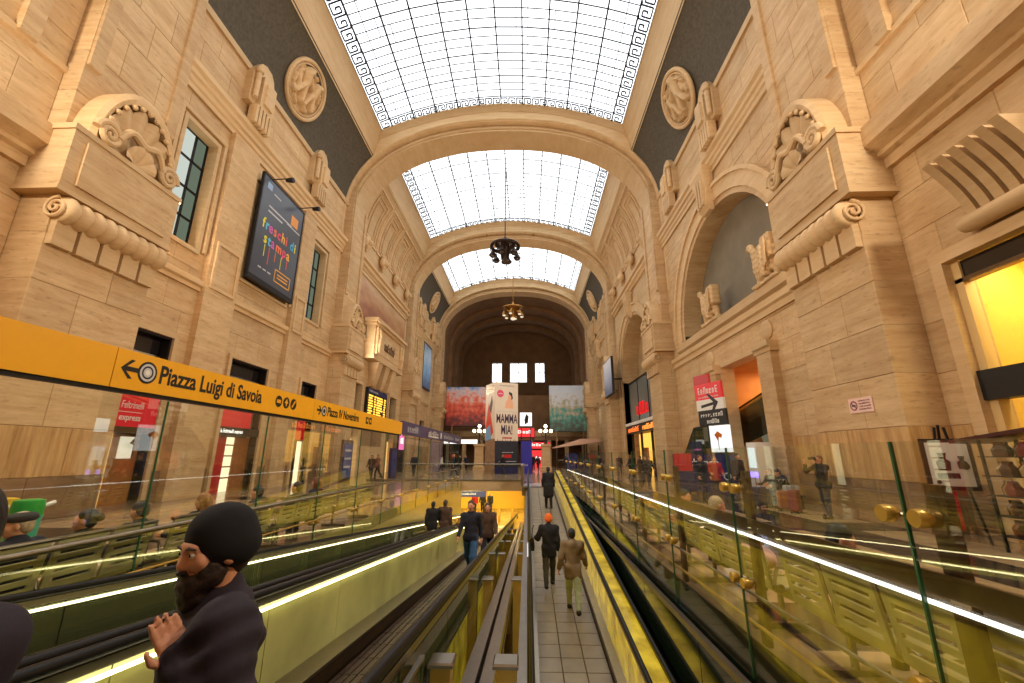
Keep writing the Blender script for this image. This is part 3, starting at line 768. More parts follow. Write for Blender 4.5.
for s, w in ((-1, wl2), (1, wr2)):
    for y in (32.6, 36.8, 40.9, 45.1):
        if hd is None:
            pr = [ell((0, 0, 0), (.42, .4, .48)), ell((-.3, 0, -.1), (.25, .26, .28)), ell((-.42, 0, -.22), (.16, .2, .14)), ell((-.1, .34, .32), (.16, .14, .2)), ell((-.1, -.34, .32), (.16, .14, .2)),
                  seg((-.1, 0, -.5), (-.02, 0, -.95), .22, .08), cut((-.46, .14, .06), (.1, .08, .07)), cut((-.46, -.14, .06), (.1, .08, .07)), rbx((.1, 0, .55), (.25, .45, .1), .04), ell((-.05, .42, -.1), (.22, .18, .42)), ell((-.05, -.42, -.1), (.22, .18, .42))]
            V, Fq, T = sculpt(pr, .05, .1); hd = np_mesh('carved_head', V, Fq, [STONE_SM])
        link('carved_head', hd, w, (s*11.75, y, 19.4), (0, 0, 0 if s > 0 else PI))
# ---- third bay
wl3 = struct('wall_left', 'left stone wall of the third bay with a glowing blue poster')
ashlar(wl3, -1, XW, 49.0, 64.2, [0, 6.1, 10.0, 16, 20.5], [('r', 50.6, 52.4, 10, 16), ('r', 61.2, 63.0, 10, 16), ('r', 50.6, 52.4, 0, 6.1), ('r', 55.0, 58.0, 0, 6.1), ('r', 61.2, 63, 0, 6.1)], build=False, mat=STONE_FAR)
m = MB()
for a in (50.6, 55.0, 61.2): sbox(m, -1, XW, -.62, -.5, a-.1, a+3.1, 0, 6.2)
for a in (50.6, 61.2): sbox(m, -1, XW, -.62, -.5, a-.1, a+1.9, 9.9, 16.1)
m.build('dark_openings', IRON, wl3)
wr3 = struct('wall_right', 'right stone wall of the third bay with a far arched niche')
ar3 = ('a', 56.5, 5.3, 9.0, 14.5); h_arch_bottom[ar3] = 8.5
ashlar(wr3, 1, XW, 49.0, 64.2, [0, 8.5, 9.2, 9.9, 10.6, 11.3, 12.0, 12.7, 13.4, 14.0, 14.5, 20.5], [ar3, ('r', 52, 54, 0, 6.1), ('r', 58.5, 60.5, 0, 6.1)], build=False, mat=STONE_FAR)
m = MB(); sbox(m, 1, XW, -.62, -.5, 51.9, 60.6, 0, 6.2); m.build('dark_openings', IRON, wr3)
niche(wr3, 1, XW, 56.5, 5.3, 9.0, 14.5, 8.5, 1.1)
for s, w, ys in ((-1, wl3, (53.6, 59.4)), (1, wr3, (53.0, 59.8))):
    entablature(w, s, XW, 49.0, 64.0); string_course(w, s, XW, 49, 64, 8.2, 8.6)
    for y in ys: console(w, s, XW, y)
    for y in (51.2, 62.0): console(w, s, XW, y)
for a, b in ((53.0, 54.4), (59.2, 60.6)):
    m = MB(); sbox(m, -1, XW, 0, .25, a, b, 0, 16.4); m.build('pilaster', STONE_FAR, wl3)
# ---- nearest bay (beside the viewer)
ZN = [0, 1.1, 2.4, 3.65, 4.9, 6.2, 7.3, 8.4, 9.4, 10.6, 12.3, 14.0, 15.7, 17.0, 18.4]
wl0 = struct('wall_left', 'left travertine wall of the nearest bay behind the yellow sign')
ashlar(wl0, -1, XW, -4.6, 9.8, ZN, [], matf=base_mat, length=2.0)
wr0 = struct('wall_right', 'right travertine wall of the nearest bay around the lit shop window')
ashlar(wr0, 1, XW, -4.6, 10.65, ZN, [('r', 3.6, 9.75, 0, 6.2)], matf=base_mat, length=2.0)
for s, w, y1 in ((-1, wl0, 9.8), (1, wr0, 10.65)):
    moulding(w, s, XW, -4.6, y1, [(-.05, 9.35), (.16, 9.35), (.16, 9.65), (.3, 9.72), (.3, 9.85), (.62, 10.05), (.62, 10.65), (.5, 10.75), (-.05, 10.75)], 'cornice', STONE)
    for z in (12.8,): moulding(w, s, XW, -4.6, y1, [(-.05, z), (.1, z), (.1, z+.2), (-.05, z+.2)], 'band')
    k = 0; y = y1-.9
    while y > 0:
        m = MB(); sbox(m, s, XW, 0, .22, y-.45, y, 12.9, 24); m.build('vertical_rib', STONE, w); y -= 1.9
rect_frame(wr0, 1, XW, 3.6, 9.75, 0, 6.2, .28, .1, 'shop_architrave')
for y in (8.0, 5.0):
    m = MB()
    for i in range(6):
        u = y-.85+i*.29; rings = []
        for t in range(9):
            a = t/8; d = .15+.75*a**1.6; z = 6.75+1.4*a; rings.append([(XW-d, u, z), (XW-d, u+.2, z), (XW+.1, u+.2, z), (XW+.1, u, z)])
        m.loft(rings)
    m.build('fluted_bracket', STONE_SM, wr0)
    m = MB(); m.lathe([(0, -.95), (.16, -.95), (.2, -.8), (.2, .8), (.16, .95), (0, .95)], (XW-.24, y-.05, 6.7), 14, 'Y'); m.build('bracket_roll', STONE_SM, wr0, smooth=50)
# ================================================================== floors and the well of the ramps
FLOOR = plain('polished_floor', (150, 126, 96), 0.16, spec=0.5, noise=0.16, nscale=1.5)
FLOOR_DK = plain('dark_floor_tile', (62, 54, 46), 0.14, spec=0.5, noise=0.2, nscale=2)
FLOOR_LT = plain('pale_floor_tile', (188, 158, 118), 0.16, spec=0.5, noise=0.12, nscale=2)
LOWER_FL = plain('lower_floor', (150, 130, 70), 0.25, noise=0.1)
LOWER_W = plain('lower_wall_yellow', (222, 186, 60), 0.5, noise=0.06, nscale=0.6)
fl = struct('floor', 'polished stone floor of the station hall')
m = MB()
m.box(-13, -2.56, -4.6, 88, -.5, 0)                 # left of the well
m.box(4.04, 13, -4.6, 25.2, -.5, 0); m.box(3.9, 13, 25.2, 88, -.5, 0)                   # right of the well
m.box(-2.56, 1.6, 30.0, 88, -.5, 0); m.box(1.6, 3.9, 25.2, 88, -.5, 0)
m.box(-2.5, 1.35, -4.6, -0.6, -.5, 0)
m.build('slab', FLOOR, fl)
tm = {}
def tile(x0, x1, y0, y1, mat):
    k = (round(x1-x0, 2), round(y1-y0, 2), mat.name)
    if k not in tm:
        q = MB(); a, b = (x1-x0)/2-.006, (y1-y0)/2-.006
        R = lambda a, b, z: [(-a, -b, z), (a, -b, z), (a, b, z), (-a, b, z)]
        q.loft([R(a, b, 0), R(a, b, .008), R(a-.006, b-.006, .012)]); tm[k] = q.mesh('floor_tile', mat)
    link('floor_tile', tm[k], fl, ((x0+x1)/2, (y0+y1)/2, 0))
T = 1.3
for i in range(5):
    for j in range(18):
        x0 = 4.5+T*i; y0 = 0.6+T*j
        mt = FLOOR_DK if (i in (1, 3) or j % 5 == 3) else FLOOR_LT
        tile(x0, x0+T, y0, y0+T, mt)
for i in range(5):
    for j in range(12):
        x0 = -10.2+T*i; y0 = 4.0+T*j; tile(x0, x0+T, y0, y0+T, FLOOR_DK if i == 3 or j % 6 == 4 else FLOOR_LT)
# lower level
lf = struct('floor', 'lower passage floor at the foot of the descending walkways')
m = MB(); m.box(-9, 4, 28, 46, -3.4, -3.1); m.box(-9, 4, -4.6, 28, -4.5, -4.2); m.build('slab', LOWER_FL, lf)
lw = struct('wall_back', 'yellow lit end wall of the lower passage')
m = MB(); m.box(-9, 4, 42, 42.4, -3.1, -.5); m.build('plaster', LOWER_W, lw)
m = MB(); m.box(-9.2, -9, 28, 42, -3.1, -.5); m.build('side_plaster', LOWER_W, lw)
m = MB(); m.box(1.7, 1.9, 26, 42, -3.1, -.5); m.build('side_plaster', LOWER_W, lw)
fa = struct('trim_1', 'beige stone fascia closing the floor above the lower passage')
m = MB(); m.box(-9, 1.6, 29.85, 30.0, -.62, .02); m.build('fascia', STONE_SM, fa)
m = MB(); m.box(-9, 1.6, 29.8, 30.02, .02, .1); m.build('edge_strip', STEEL, fa)
# side linings of the well
sl = struct('trim_2', 'dark green glass lining on the right side of the rising walkway')
for j in range(10):
    a = 1.0+2.4*j; m = MB(); m.box(3.9, 3.93, a+.01, a+2.39, -3.0, -.38); m.build('glass_panel', GLASS_DK, sl)
m = MB(); m.box(3.94, 4.3, 0, 25.2, -3.2, -.5); m.build('backing', IRON, sl)
m = MB(); m.bar((3.9, -1, -.34), (3.9, 25.2, -.34), .07, .07); m.build('steel_edge', STEEL, sl)
m = MB(); m.box(4.02, 4.05, -1, 25.2, -.5, .02); m.build('slab_edge', GLASS_DK, sl)
s2 = struct('trim_3', 'yellow-green lining on the left side of the descending walkways')
m = MB(); m.box(-2.555, -2.51, -1, 30, -4.2, .01); m.build('lining', plain('olive_lining', (176, 162, 96), .25, noise=.12), s2)
ct = struct('trim_4', 'brass panelled wall between the falling and the rising walkways')
# ================================================================== moving walkways
zL = lambda y: -0.1*y
zR = lambda y: -2.74+0.11*y
PALLET = plain('walkway_belt', (74, 58, 44), 0.35, 0.4, noise=0.15, nscale=6)
PAVE = plain('ramp_tile', (150, 136, 112), 0.38, noise=0.14, nscale=3)
PANEL_G = plain('satin_green_panel', (206, 208, 132), 0.16, 0.2, spec=0.8, noise=0.2, nscale=1.2)
PANEL_B = plain('glowing_brass_panel', (228, 186, 50), 0.18, 0.35, noise=0.5, nscale=2.6, emit=.34)  # faint glow added to the brass, standing in for light from strips
def sl_bar(name, x, y0, y1, zf, h, w, t, mat, parent):
    m = MB(); m.bar((x, y0, zf(y0)+h), (x, y1, zf(y1)+h), w, t); return m.build(name, mat, parent)
def handrail(parent, x, y0, y1, zf, h, mat=RUBBER, w=.075):
    m = MB(); pts = [(x, y0, zf(y0)+h)]+[(x, y0+(y1-y0)*k/6, zf(y0+(y1-y0)*k/6)+h) for k in range(1, 6)]+[(x, y1, zf(y1)+h), (x, y1+.28, zf(y1)+h-.12), (x, y1+.36, zf(y1)+h-.4)]
    m.tube(pts, w/2, 10); m.build('handrail', mat, parent, smooth=True)
def balustrade(parent, x, y0, y1, zf, mat, inner, hl=.95, strip=.045, low=-.05, pl=1.5, th=.03, outer=False):
    """panels under a handrail, a light strip on the inner side"""
    n = max(1, round((y1-y0)/pl)); L = (y1-y0)/n; dz = zf(1)-zf(0)
    q = MB(); g = .006
    q.add([(sx*th/2, yy, dz*(yy)+zz) for yy in (g, L-g) for zz in (low, hl-.04) for sx in (-1, 1)], [(0, 1, 3, 2), (4, 6, 7, 5), (0, 4, 5, 1), (2, 3, 7, 6), (0, 2, 6, 4), (1, 5, 7, 3)])
    me = q.mesh('balustrade_panel', mat)
    for k in range(n): link('balustrade_panel', me, parent, (x, y0+L*k, zf(y0+L*k)))
    handrail(parent, x, y0, y1, zf, hl)
    sl_bar('handrail_track', x, y0, y1, zf, hl-.06, .05, .05, STEEL, parent)
    if strip: sl_bar('strip_light', x+inner*strip, y0, y1, zf, hl-.115, .016, .02, STRIP, parent)
    if outer: sl_bar('strip_light', x-inner*.028, y0, y1, zf, hl-.10, .016, .016, STRIP, parent)
def walkway(label, x0, x1, hl, hr, y0, y1, zf, tiles, matl, matr, group='moving walkways of the ramp well', st=(.045, .045), ot=(False, False)):
    w = thing('moving_walkway', label, 'walkway', (0, 0, 0), group=group); dz = zf(1)-zf(0)
    if tiles:
        L = .42; cols = 3; W = (x1-x0)/cols
    else:
        L = .5; cols = 1; W = x1-x0
    a = math.atan(dz); q = MB()
    R = lambda a_, b_, z: [(-a_, -b_, z), (a_, -b_, z), (a_, b_, z), (-a_, b_, z)]
    if tiles:
        q.loft([R(W/2-.006, L/2-.006, -.04), R(W/2-.006, L/2-.006, -.006), R(W/2-.012, L/2-.012, 0)])
    else:
        for k in range(14): q.box(-W/2+.01+k*W/14, -W/2+.01+k*W/14+W/14*.6, -L/2+.004, L/2-.004, -.02, 0)
        q.box(-W/2, W/2, -L/2+.004, L/2-.004, -.05, -.012)
    me = q.mesh('pallet', PAVE if tiles else PALLET); n = int((y1-y0)/L)
    for j in range(n):
        y = y0+L*(j+.5)
        for c in range(cols): link('pallet', me, w, (x0+W*(c+.5), y, zf(y)), (a, 0, 0))
    m = MB(); m.add([(x, y, zf(y)+h) for x in (x0-.1, x1+.1) for y in (y0, y1) for h in (-.5, -.055)], [(0, 1, 3, 2), (4, 6, 7, 5), (0, 4, 5, 1), (2, 3, 7, 6), (0, 2, 6, 4), (1, 5, 7, 3)]); m.build('truss', IRON, w)
    for x, hx in ((x0, hl), (x1, hr)):
        sl_bar('skirt', (x+hx)/2 if abs(x-hx) > .12 else x, y0, y1, zf, .06, max(.05, abs(x-hx)*.9), .16, STEEL_DK, w)
        sl_bar('skirt_cap', (x+hx)/2 if abs(x-hx) > .12 else x, y0, y1, zf, .17, max(.06, abs(x-hx)), .03, STEEL, w)
    balustrade(w, hl, y0, y1, zf, matl, 1, strip=st[0], outer=ot[0]); balustrade(w, hr, y0, y1, zf, matr, -1, strip=st[1], outer=ot[1])
    m = MB(); m.box(x0-.05, x1+.05, y1, y1+1.2, zf(y1)-.06, zf(y1)+.005); m.build('landing_plate', STEEL, w)
    return w
walkway('descending moving walkway along the seats with green glass sides', -2.02, -.72, -2.2, -.52, -.4, 31, zL, False, GLASS_G, PANEL_G)
walkway('descending moving walkway carrying the bearded man', -.1, 1.0, -.36, 1.2, -.4, 31, zL, False, PANEL_G, GLASS_G, st=(.045, 0))
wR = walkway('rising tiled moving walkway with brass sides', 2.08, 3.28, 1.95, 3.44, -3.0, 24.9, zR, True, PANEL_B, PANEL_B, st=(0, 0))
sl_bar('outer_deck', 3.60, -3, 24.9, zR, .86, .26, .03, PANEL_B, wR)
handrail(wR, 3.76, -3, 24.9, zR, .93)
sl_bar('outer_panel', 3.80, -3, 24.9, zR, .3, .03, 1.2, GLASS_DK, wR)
# landing from the rising walkway
lp = struct('trim_5', 'bright landing plate at the head of the rising walkway')
m = MB(); m.box(1.65, 3.88, 24.9, 27.5, -.05, .02); m.build('plate', plain('pale_landing', (196, 194, 196), .25, .3), lp)
# median between the walkways: posts, channels, brass wall
for k, (x0, x1, h) in enumerate(((1.42, 1.50, .42), (1.56, 1.62, .40))): sl_bar('steel_channel', (x0+x1)/2, -.5, 30, zL, h, .1, .10, STEEL, ct)
sl_bar('channel_bed', 1.5, -.5, 30, zL, .3, .3, .03, STEEL_DK, ct)
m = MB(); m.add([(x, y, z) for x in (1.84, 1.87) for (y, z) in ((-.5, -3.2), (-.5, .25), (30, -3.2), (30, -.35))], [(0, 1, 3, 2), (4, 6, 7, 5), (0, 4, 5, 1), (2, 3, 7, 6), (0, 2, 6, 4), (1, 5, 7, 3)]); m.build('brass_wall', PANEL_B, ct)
m = MB(); m.box(1.25, 1.87, -.5, 30, -4.2, -3.2); m.build('plinth', STEEL_DK, ct)
sl_bar('wall_cap', 1.855, -.5, 30, lambda y: .25-.02*y, 0, .07, .04, STEEL, ct)
pk = 0
for y in (3.3, 6.8, 10.3, 13.8, 17.3, 20.8):
    for x in (1.32, 1.75):
        pk += 1; zt = .74-.11*y
        t = thing('steel_post', 'square brass post with a flat steel cap, %s in the %s row between the walkways' % (['nearest', 'second', 'third', 'fourth', 'fifth', 'sixth'][(pk-1)//2], 'left' if x < 1.5 else 'right'), 'post', (x, y, zt), group='posts between the walkways')
        m = MB(); m.box(-.065, .065, -.065, .065, -3.2-zt+.0, -.03); m.build('shaft', BRASS, t)
        m = MB(); R = lambda a, z: [(-a, -a, z), (a, -a, z), (a, a, z), (-a, a, z)]; m.loft([R(.085, -.03), R(.085, -.012), R(.075, 0)]); m.build('cap', STEEL, t)
# glass stub at the head of the descending walkway
gp = thing('glass_guard', 'short clear glass guard beside the near end of the black handrail', 'glass guard', (1.28, 1.6, 0))
m = MB(); m.prism([(0, -.6), (0, .62), (1.25, .55), (1.25, -.75)], -.008, .008, 'X'); m.build('glass', GLASS, gp)
m = MB(); m.bar((0, 1.25, -.75), (0, 1.25, .55), .02, .012); m.build('glass_edge', GLASS_EDGE, gp)
m = MB(); m.bar((0, 0, .63), (0, 1.25, .56), .03, .02); m.build('edge_cap', STEEL, gp)

# ================================================================== glass screens along the well
def spider(parent, x, y, z, s):
    sp = link('spider_fitting', None, parent, (x, y, z))
    for dy in (-.11, .11):
        m = MB(); m.lathe([(0, -.05), (.045, -.05), (.05, -.03), (.05, .0), (.035, .03), (.018, .05), (0, .05)], (0, dy, 0), 16, 'X'); m.build('disc', BRASS, sp, smooth=40)
    m = MB(); m.tube([(s*.02, -.11, 0), (s*.07, 0, 0), (s*.02, .11, 0)], .014, 8); m.tube([(s*.07, 0, 0), (s*.2, 0, 0)], .02, 8); m.build('arm', STEEL, sp, smooth=True)
def screen(side, x, ys, z0, z1, posts, label):
    r = thing('glass_screen', label, 'glass screen', (0, 0, 0))
    for a, b in zip(ys[:-1], ys[1:]):
        m = MB(); m.box(x-.008, x+.008, a+.006, b-.006, z0, z1); m.build('glass_pane', GLASS, r)
        m = MB(); m.box(x-.009, x+.009, b-.01, b+.004, z0, z1); m.build('pane_edge', GLASS_EDGE, r)
        if posts:
            y = b-.1; m = MB(); m.box(x+side*.12-.025, x+side*.12+.025, y-.055, y+.055, 0 if side > 0 else 0, 1.55); m.build('post', STEEL_DK, r)
            for z in (1.38, .52): spider(r, x, b, z, side)
    return r
ysR = [.5+2.1*k for k in range(12)]
sr = screen(1, 4.0, ysR, -.3, 1.78, True, 'clear glass screen with steel posts and rail on the right of the walkways')
m = MB(); m.box(4.04, 4.07, .3, 23.7, 1.0, 1.11); m.build('flat_rail', STEEL_DK, sr)
m = MB(); m.box(4.03, 4.05, .3, 23.7, .945, .965); m.build('strip_light', emis('cool_strip', (1, .93, .86, 1), 2.6), sr)
m = MB(); m.tube([(4.06, .3, .42), (4.06, 23.7, .42)], .016, 8); m.build('lower_rail', STEEL, sr)
m = MB(); m.tube([(4.06, .3, .16), (4.06, 23.7, .16)], .016, 8); m.build('lower_rail', BRASS, sr)
ysL = [.88+2.1*k for k in range(14)]
sc_l = screen(-1, -2.5, ysL, -.3, 2.33, False, 'tall clear glass screen under the yellow sign')
for b in ysL[1:]: spider(sc_l, -2.5, b, .35, -1)
m = MB(); m.tube([(-2.44, .3, .86), (-2.44, 28, .86)], .03, 10); m.build('handrail', STEEL, sc_l, smooth=True)
m = MB(); m.tube([(-2.46, .3, .48), (-2.46, 28, .22)], .014, 8); m.build('lower_rail', BRASS, sc_l)
# guard rail across the end of the well
gr = thing('glass_balustrade', 'glass guard rail across the floor edge above the lower passage', 'balustrade', (0, 29.9, 0))
for k in range(4):
    m = MB(); m.box(-6.4+2*k+.02, -4.4+2*k-.02, -.01, .01, .1, 1.05); m.build('glass_pane', GLASS, gr)
for k in range(5):
    m = MB(); m.box(-6.44+2*k, -6.38+2*k, -.03, .03, .1, 1.06); m.build('post', STEEL, gr)
m = MB(); m.tube([(-6.5, 0, 1.1), (1.6, 0, 1.1)], .035, 10); m.build('handrail', STEEL, gr, smooth=True)
m = MB(); m.box(1.55, 1.7, -5.5, .1, .1, 1.15); m.build('return_panel', STEEL, gr)

# ================================================================== benches behind the screens
SEATM = plain('olive_metal', (176, 168, 112), 0.35, 0.3, noise=0.08)
def make_bench(label, group):
    b = thing('bench', label, 'bench', group=group)
    W = .58
    def back():
        m = MB(); m.box(0, W-.06, -.012, .012, 0, .07); m.box(0, W-.06, -.012, .012, .40, .46)
        m.box(0, .06, -.012, .012, .07, .40); m.box(W-.12, W-.06, -.012, .012, .07, .40)
        for k in range(4): m.box(.06, W-.12, -.012, .012, .11+k*.083, .11+k*.083+.045)
        return m.mesh('backrest', SEATM)
    def pan():
        m = MB(); m.box(0, W-.06, 0, .42, -.012, .012); m.box(0, W-.06, .41, .44, -.05, .0); return m.mesh('seat', SEATM)
    bm, pm = back(), pan()
    for k in range(4):
        link('backrest', bm, b, (k*W+.03, -.02, .44), (math.radians(10), 0, 0)); link('seat', pm, b, (k*W+.03, .0, .42))
    m = MB(); m.bar((0, .2, .36), (4*W, .2, .36), .08, .06); m.build('beam', STEEL, b)
    m = MB(); m.tube([(0, -.1, .91), (4*W, -.1, .91)], .022, 8); m.build('top_rail', STEEL, b, smooth=True)
    for x in (.35, 4*W-.35):
        m = MB(); m.tube([(x, .2, .36), (x, .2, .05)], .03, 8); m.bar((x, -.12, .03), (x, .45, .03), .06, .05); m.build('leg', STEEL, b)
    for x in (.0, 2*W, 4*W):
        m = MB(); m.tube([(x, -.03, .48), (x, .02, .64), (x, .30, .66), (x, .36, .62), (x, .33, .52), (x, .05, .44)], .018, 8); m.lathe([(0, -.03), (.04, -.03), (.04, .03), (0, .03)], (x, .02, .46), 12, 'X'); m.build('armrest', STEEL, b, smooth=True)
    return b
bl = make_bench('slatted metal bench nearest the viewer behind the left glass screen', 'benches behind the glass screens')
bl.location = (-2.72, 3.1, 0); bl.rotation_euler = (0, 0, PI/2)
for k, y in enumerate((5.65, 8.2, 10.75)):
    copy_tree(bl, None, (-2.72, y, 0), PI/2, ['second', 'third', 'fourth'][k]+' slatted metal bench along the left glass screen')
for k, y in enumerate((4.4, 7.0, 9.6, 12.2)):
    copy_tree(bl, None, (4.32, y, 0), -PI/2, ['nearest', 'second', 'third', 'fourth'][k]+' slatted metal bench along the right glass screen')
# ================================================================== signs and banners
def plate(parent, M, x0, x1, y0, y1, z0, z1, mat, name):
    """rectangle in a board's own frame: x right, y up, z out of the face"""
    m = MB(); m.box(x0, x1, y0, y1, z0, z1, M); return m.build(name, mat, parent)
def disc(parent, M, cx, cy, r0, r1, z0, z1, mat, name, n=28, sy=1.0):
    m = MB(); vs_ = []; fs_ = []
    for z in (z0, z1):
        for r in (r0, r1): vs_ += [M @ Vector((cx+r*math.cos(2*PI*k/n), cy+r*math.sin(2*PI*k/n)*sy, z)) for k in range(n)]
    for k in range(n):
        j = (k+1) % n; fs_ += [(2*n+k, 2*n+j, 3*n+j, 3*n+k), (k, n+k, n+j, j), (n+k, 3*n+k, 3*n+j, n+j), (k, j, 2*n+j, 2*n+k)]
    m.add(vs_, fs_); return m.build(name, mat, parent)
def shape(parent, M, poly, z0, z1, mat, name):
    m = MB(); n = len(poly); m.add([M @ Vector((a, b, z0)) for a, b in poly]+[M @ Vector((a, b, z1)) for a, b in poly], [tuple(range(n)), tuple(range(n, 2*n))]+[(k, (k+1) % n, n+(k+1) % n, n+k) for k in range(n)])
    return m.build(name, mat, parent)
def arrow(parent, M, cx, cy, L, w, mat, flip=1, ang=0.0):
    c, s_ = math.cos(ang), math.sin(ang)
    P = [(L/2, 0), (L*.02, L*.48), (L*.02-w*.9, L*.48-w*.1), (L*.22, w*.5), (-L/2, w*.5), (-L/2, -w*.5), (L*.22, -w*.5), (L*.02-w*.9, -L*.48+w*.1), (L*.02, -L*.48)]
    shape(parent, M, [(cx+(flip*a)*c-b*s_, cy+(flip*a)*s_+b*c) for a, b in P], .001, .005, mat, 'arrow')
def pseudo(parent, M, x, y, w, h, mat, n=8, seed=0, z=.003, name='lettering', slant=.0):
    """a line of writing too blurred to read: letter-sized strokes"""
    r = random.Random(seed); m = MB(); cw = w/n
    for k in range(n):
        a = x+cw*k+cw*.1; b = a+cw*r.uniform(.55, .8); t = r.choice((0, 1, 2, 3))
        hh = h*r.choice((.7, .75, 1.0))
        m.box(a, a+cw*.22, y-h/2, y-h/2+hh, 0, z, M)
        if t != 2: m.box(a, b, y-h/2+hh-h*.18, y-h/2+hh, 0, z, M)
        if t in (0, 3): m.box(a, b, y-h/2, y-h/2+h*.18, 0, z, M)
        if t in (1, 0): m.box(b-cw*.22, b, y-h/2, y-h/2+hh, 0, z, M)
        if t in (2, 3): m.box(a, b, y-h*.12, y+h*.05, 0, z, M)
    return m.build(name, mat, parent)
GREYP = plain('pale_grey_print', (196, 196, 200), .5)
sg = thing('direction_sign', 'long yellow overhead sign reading Piazza Luigi di Savoia', 'sign', (-2.5, 0, 0))
for k, (a, b) in enumerate(((.3, 4.23), (4.24, 8.57), (8.58, 14.9))):
    m = MB(); m.box(-.06, .06, a, b, 2.38, 2.80); m.build('board', YELLOW, sg)
m = MB(); m.box(-.04, .04, .3, 14.9, 2.34, 2.38); m.build('lower_edge', IRON, sg)
F = frame((.06, 0, 2.60), (0, 1, 0), (0, 0, 1))
arrow(sg, F, 4.42, .0, .22, .05, BLACK, -1)
for r0, r1, mt in ((.10, .125, BLACK), (.075, .10, GREYP), (.055, .075, BLACK), (.03, .055, GREYP), (0, .03, WHITE)): disc(sg, F, 4.64, 0, r0, r1, .0, .004, mt, 'roundel_ring')
text('Piazza Luigi di Savoia', .30, F @ Matrix.Translation((4.80, 0.0, .002)), BLACK, sg, sx=.80, bold=.022)
for k in range(3):
    y = 7.30+.24*k; disc(sg, F, y, .0, 0, .10, 0, .004, BLACK, 'pictogram')
    if k == 0: plate(sg, F, y-.06, y+.06, -.03, .03, .004, .006, YELLOW, 'pictogram_mark')
    elif k == 1: shape(sg, F, [(y, .07), (y+.06, -.01), (y+.015, -.01), (y+.015, -.06), (y-.015, -.06), (y-.015, -.01), (y-.06, -.01)], .004, .006, YELLOW, 'pictogram_mark')
    else: plate(sg, F @ Matrix.Translation((y, 0, 0)) @ Matrix.Rotation(.9, 4, 'Z'), -.075, .075, -.018, .018, .004, .006, YELLOW, 'pictogram_mark')
arrow(sg, F, 8.80, 0, .2, .045, BLACK)
for r0, r1, mt in ((.085, .11, BLACK), (.05, .085, GREYP), (0, .05, BLACK)): disc(sg, F, 9.02, 0, r0, r1, 0, .004, mt, 'roundel_ring')
text('Piazza IV Novembre', .27, F @ Matrix.Translation((9.18, 0, .002)), BLACK, sg, sx=.80, bold=.022)
for y in (11.55, 11.8): plate(sg, F, y-.09, y+.09, -.09, .09, 0, .004, BLACK, 'pictogram'); disc(sg, F, y, 0, 0, .045, .004, .006, YELLOW, 'pictogram_mark')
ps = thing('direction_sign', 'long purple overhead sign beyond the yellow sign', 'sign', (-2.5, 0, 0))
m = MB(); m.box(-.06, .06, 15.0, 28.6, 2.40, 2.86); m.build('board', PURPLE, ps)
F = frame((.06, 0, 2.63), (0, 1, 0), (0, 0, 1))
pseudo(ps, F, 15.6, 0, 1.6, .26, GREYP, 6, 1)
pseudo(ps, F, 19.0, .02, 2.2, .22, WHITE, 7, 2); plate(ps, F, 19.0, 21.2, -.16, -.1, 0, .003, WHITE, 'underline'); plate(ps, F, 21.7, 21.95, -.14, .14, 0, .003, WHITE, 'pictogram')
pseudo(ps, F, 22.6, 0, 3.0, .2, GREYP, 10, 3); pseudo(ps, F, 26.2, 0, 1.6, .2, GREYP, 6, 4)
for y in (15.4, 20, 24.5, 28.2):
    m = MB(); m.box(-.04, .04, y-.08, y+.08, 2.34, 2.4); m.build('clamp', STEEL, ps)
# ---- hanging banner
bn = thing('banner', 'dark hanging banner with rainbow lettering freschi di stampa', 'banner', (-11.55, 0, 0))
SLATE = plain('banner_slate', (58, 62, 74), .3, noise=.08, nscale=1)
m = MB(); m.box(-.05, .05, 18.45, 22.35, 10.25, 15.75); m.build('sheet', SLATE, bn)
m = MB()
for y in (18.42, 22.38): m.box(-.07, .07, y-.04, y+.04, 10.2, 15.8)
for z in (10.2, 15.78): m.box(-.07, .07, 18.4, 22.4, z-.05, z+.05)
m.build('frame', IRON, bn)
m = MB(); m.box(-.1, .1, 18.4, 22.4, 9.98, 10.16); m.build('bottom_roll', IRON, bn)
F = frame((.05, 18.45, 10.25), (0, 1, 0), (0, 0, 1))
RB = [plain('rb%d' % i, c, .5) for i, c in enumerate([(230, 220, 40), (240, 180, 40), (90, 190, 230), (230, 90, 80), (210, 90, 180), (120, 210, 90), (240, 120, 60), (60, 170, 220), (230, 70, 110)])]
def rainbow(txt, x, y, size, adv, bold=.02):
    for i, ch in enumerate(txt):
        if ch != ' ': text(ch, size, F @ Matrix.Translation((x, y, .003)), RB[(i*2) % 9], bn, sx=.9, bold=bold, name='rainbow_letter')
        x += adv.get(ch, .36)*size/.68
ADV = {'r': .25, 'i': .16, 'f': .22, 't': .24, 'm': .52, ' ': .22, 's': .3, 'c': .32}
rainbow('freschi di', .42, 2.95, .80, ADV); rainbow('stampa', .7, 2.22, .80, ADV)
for i, (x, h) in enumerate(((.85, .6), (1.25, .9), (1.8, .5), (2.35, .7), (2.9, .45))): plate(bn, F, x, x+.05, 1.85-h, 1.9, .0, .004, RB[(i*3) % 9], 'paint_drip')
for k, (w, y) in enumerate(((2.2, 4.0), (1.3, 3.72))): plate(bn, F, .7, .7+w, y, y+.09, 0, .003, GREYP, 'print_line')
plate(bn, F, .35, .75, 4.9, 5.25, 0, .003, plain('pale_blue_print', (150, 180, 220), .5), 'logo'); plate(bn, F, .95, 1.6, 4.85, 4.92, 0, .003, GREYP, 'print_line')
plate(bn, F, 2.75, 3.45, 4.15, 4.75, 0, .006, plain('orange_print', (224, 150, 70), .5), 'orange_patch'); plate(bn, F, 2.4, 3.75, 3.95, 4.02, 0, .003, GREYP, 'print_line')
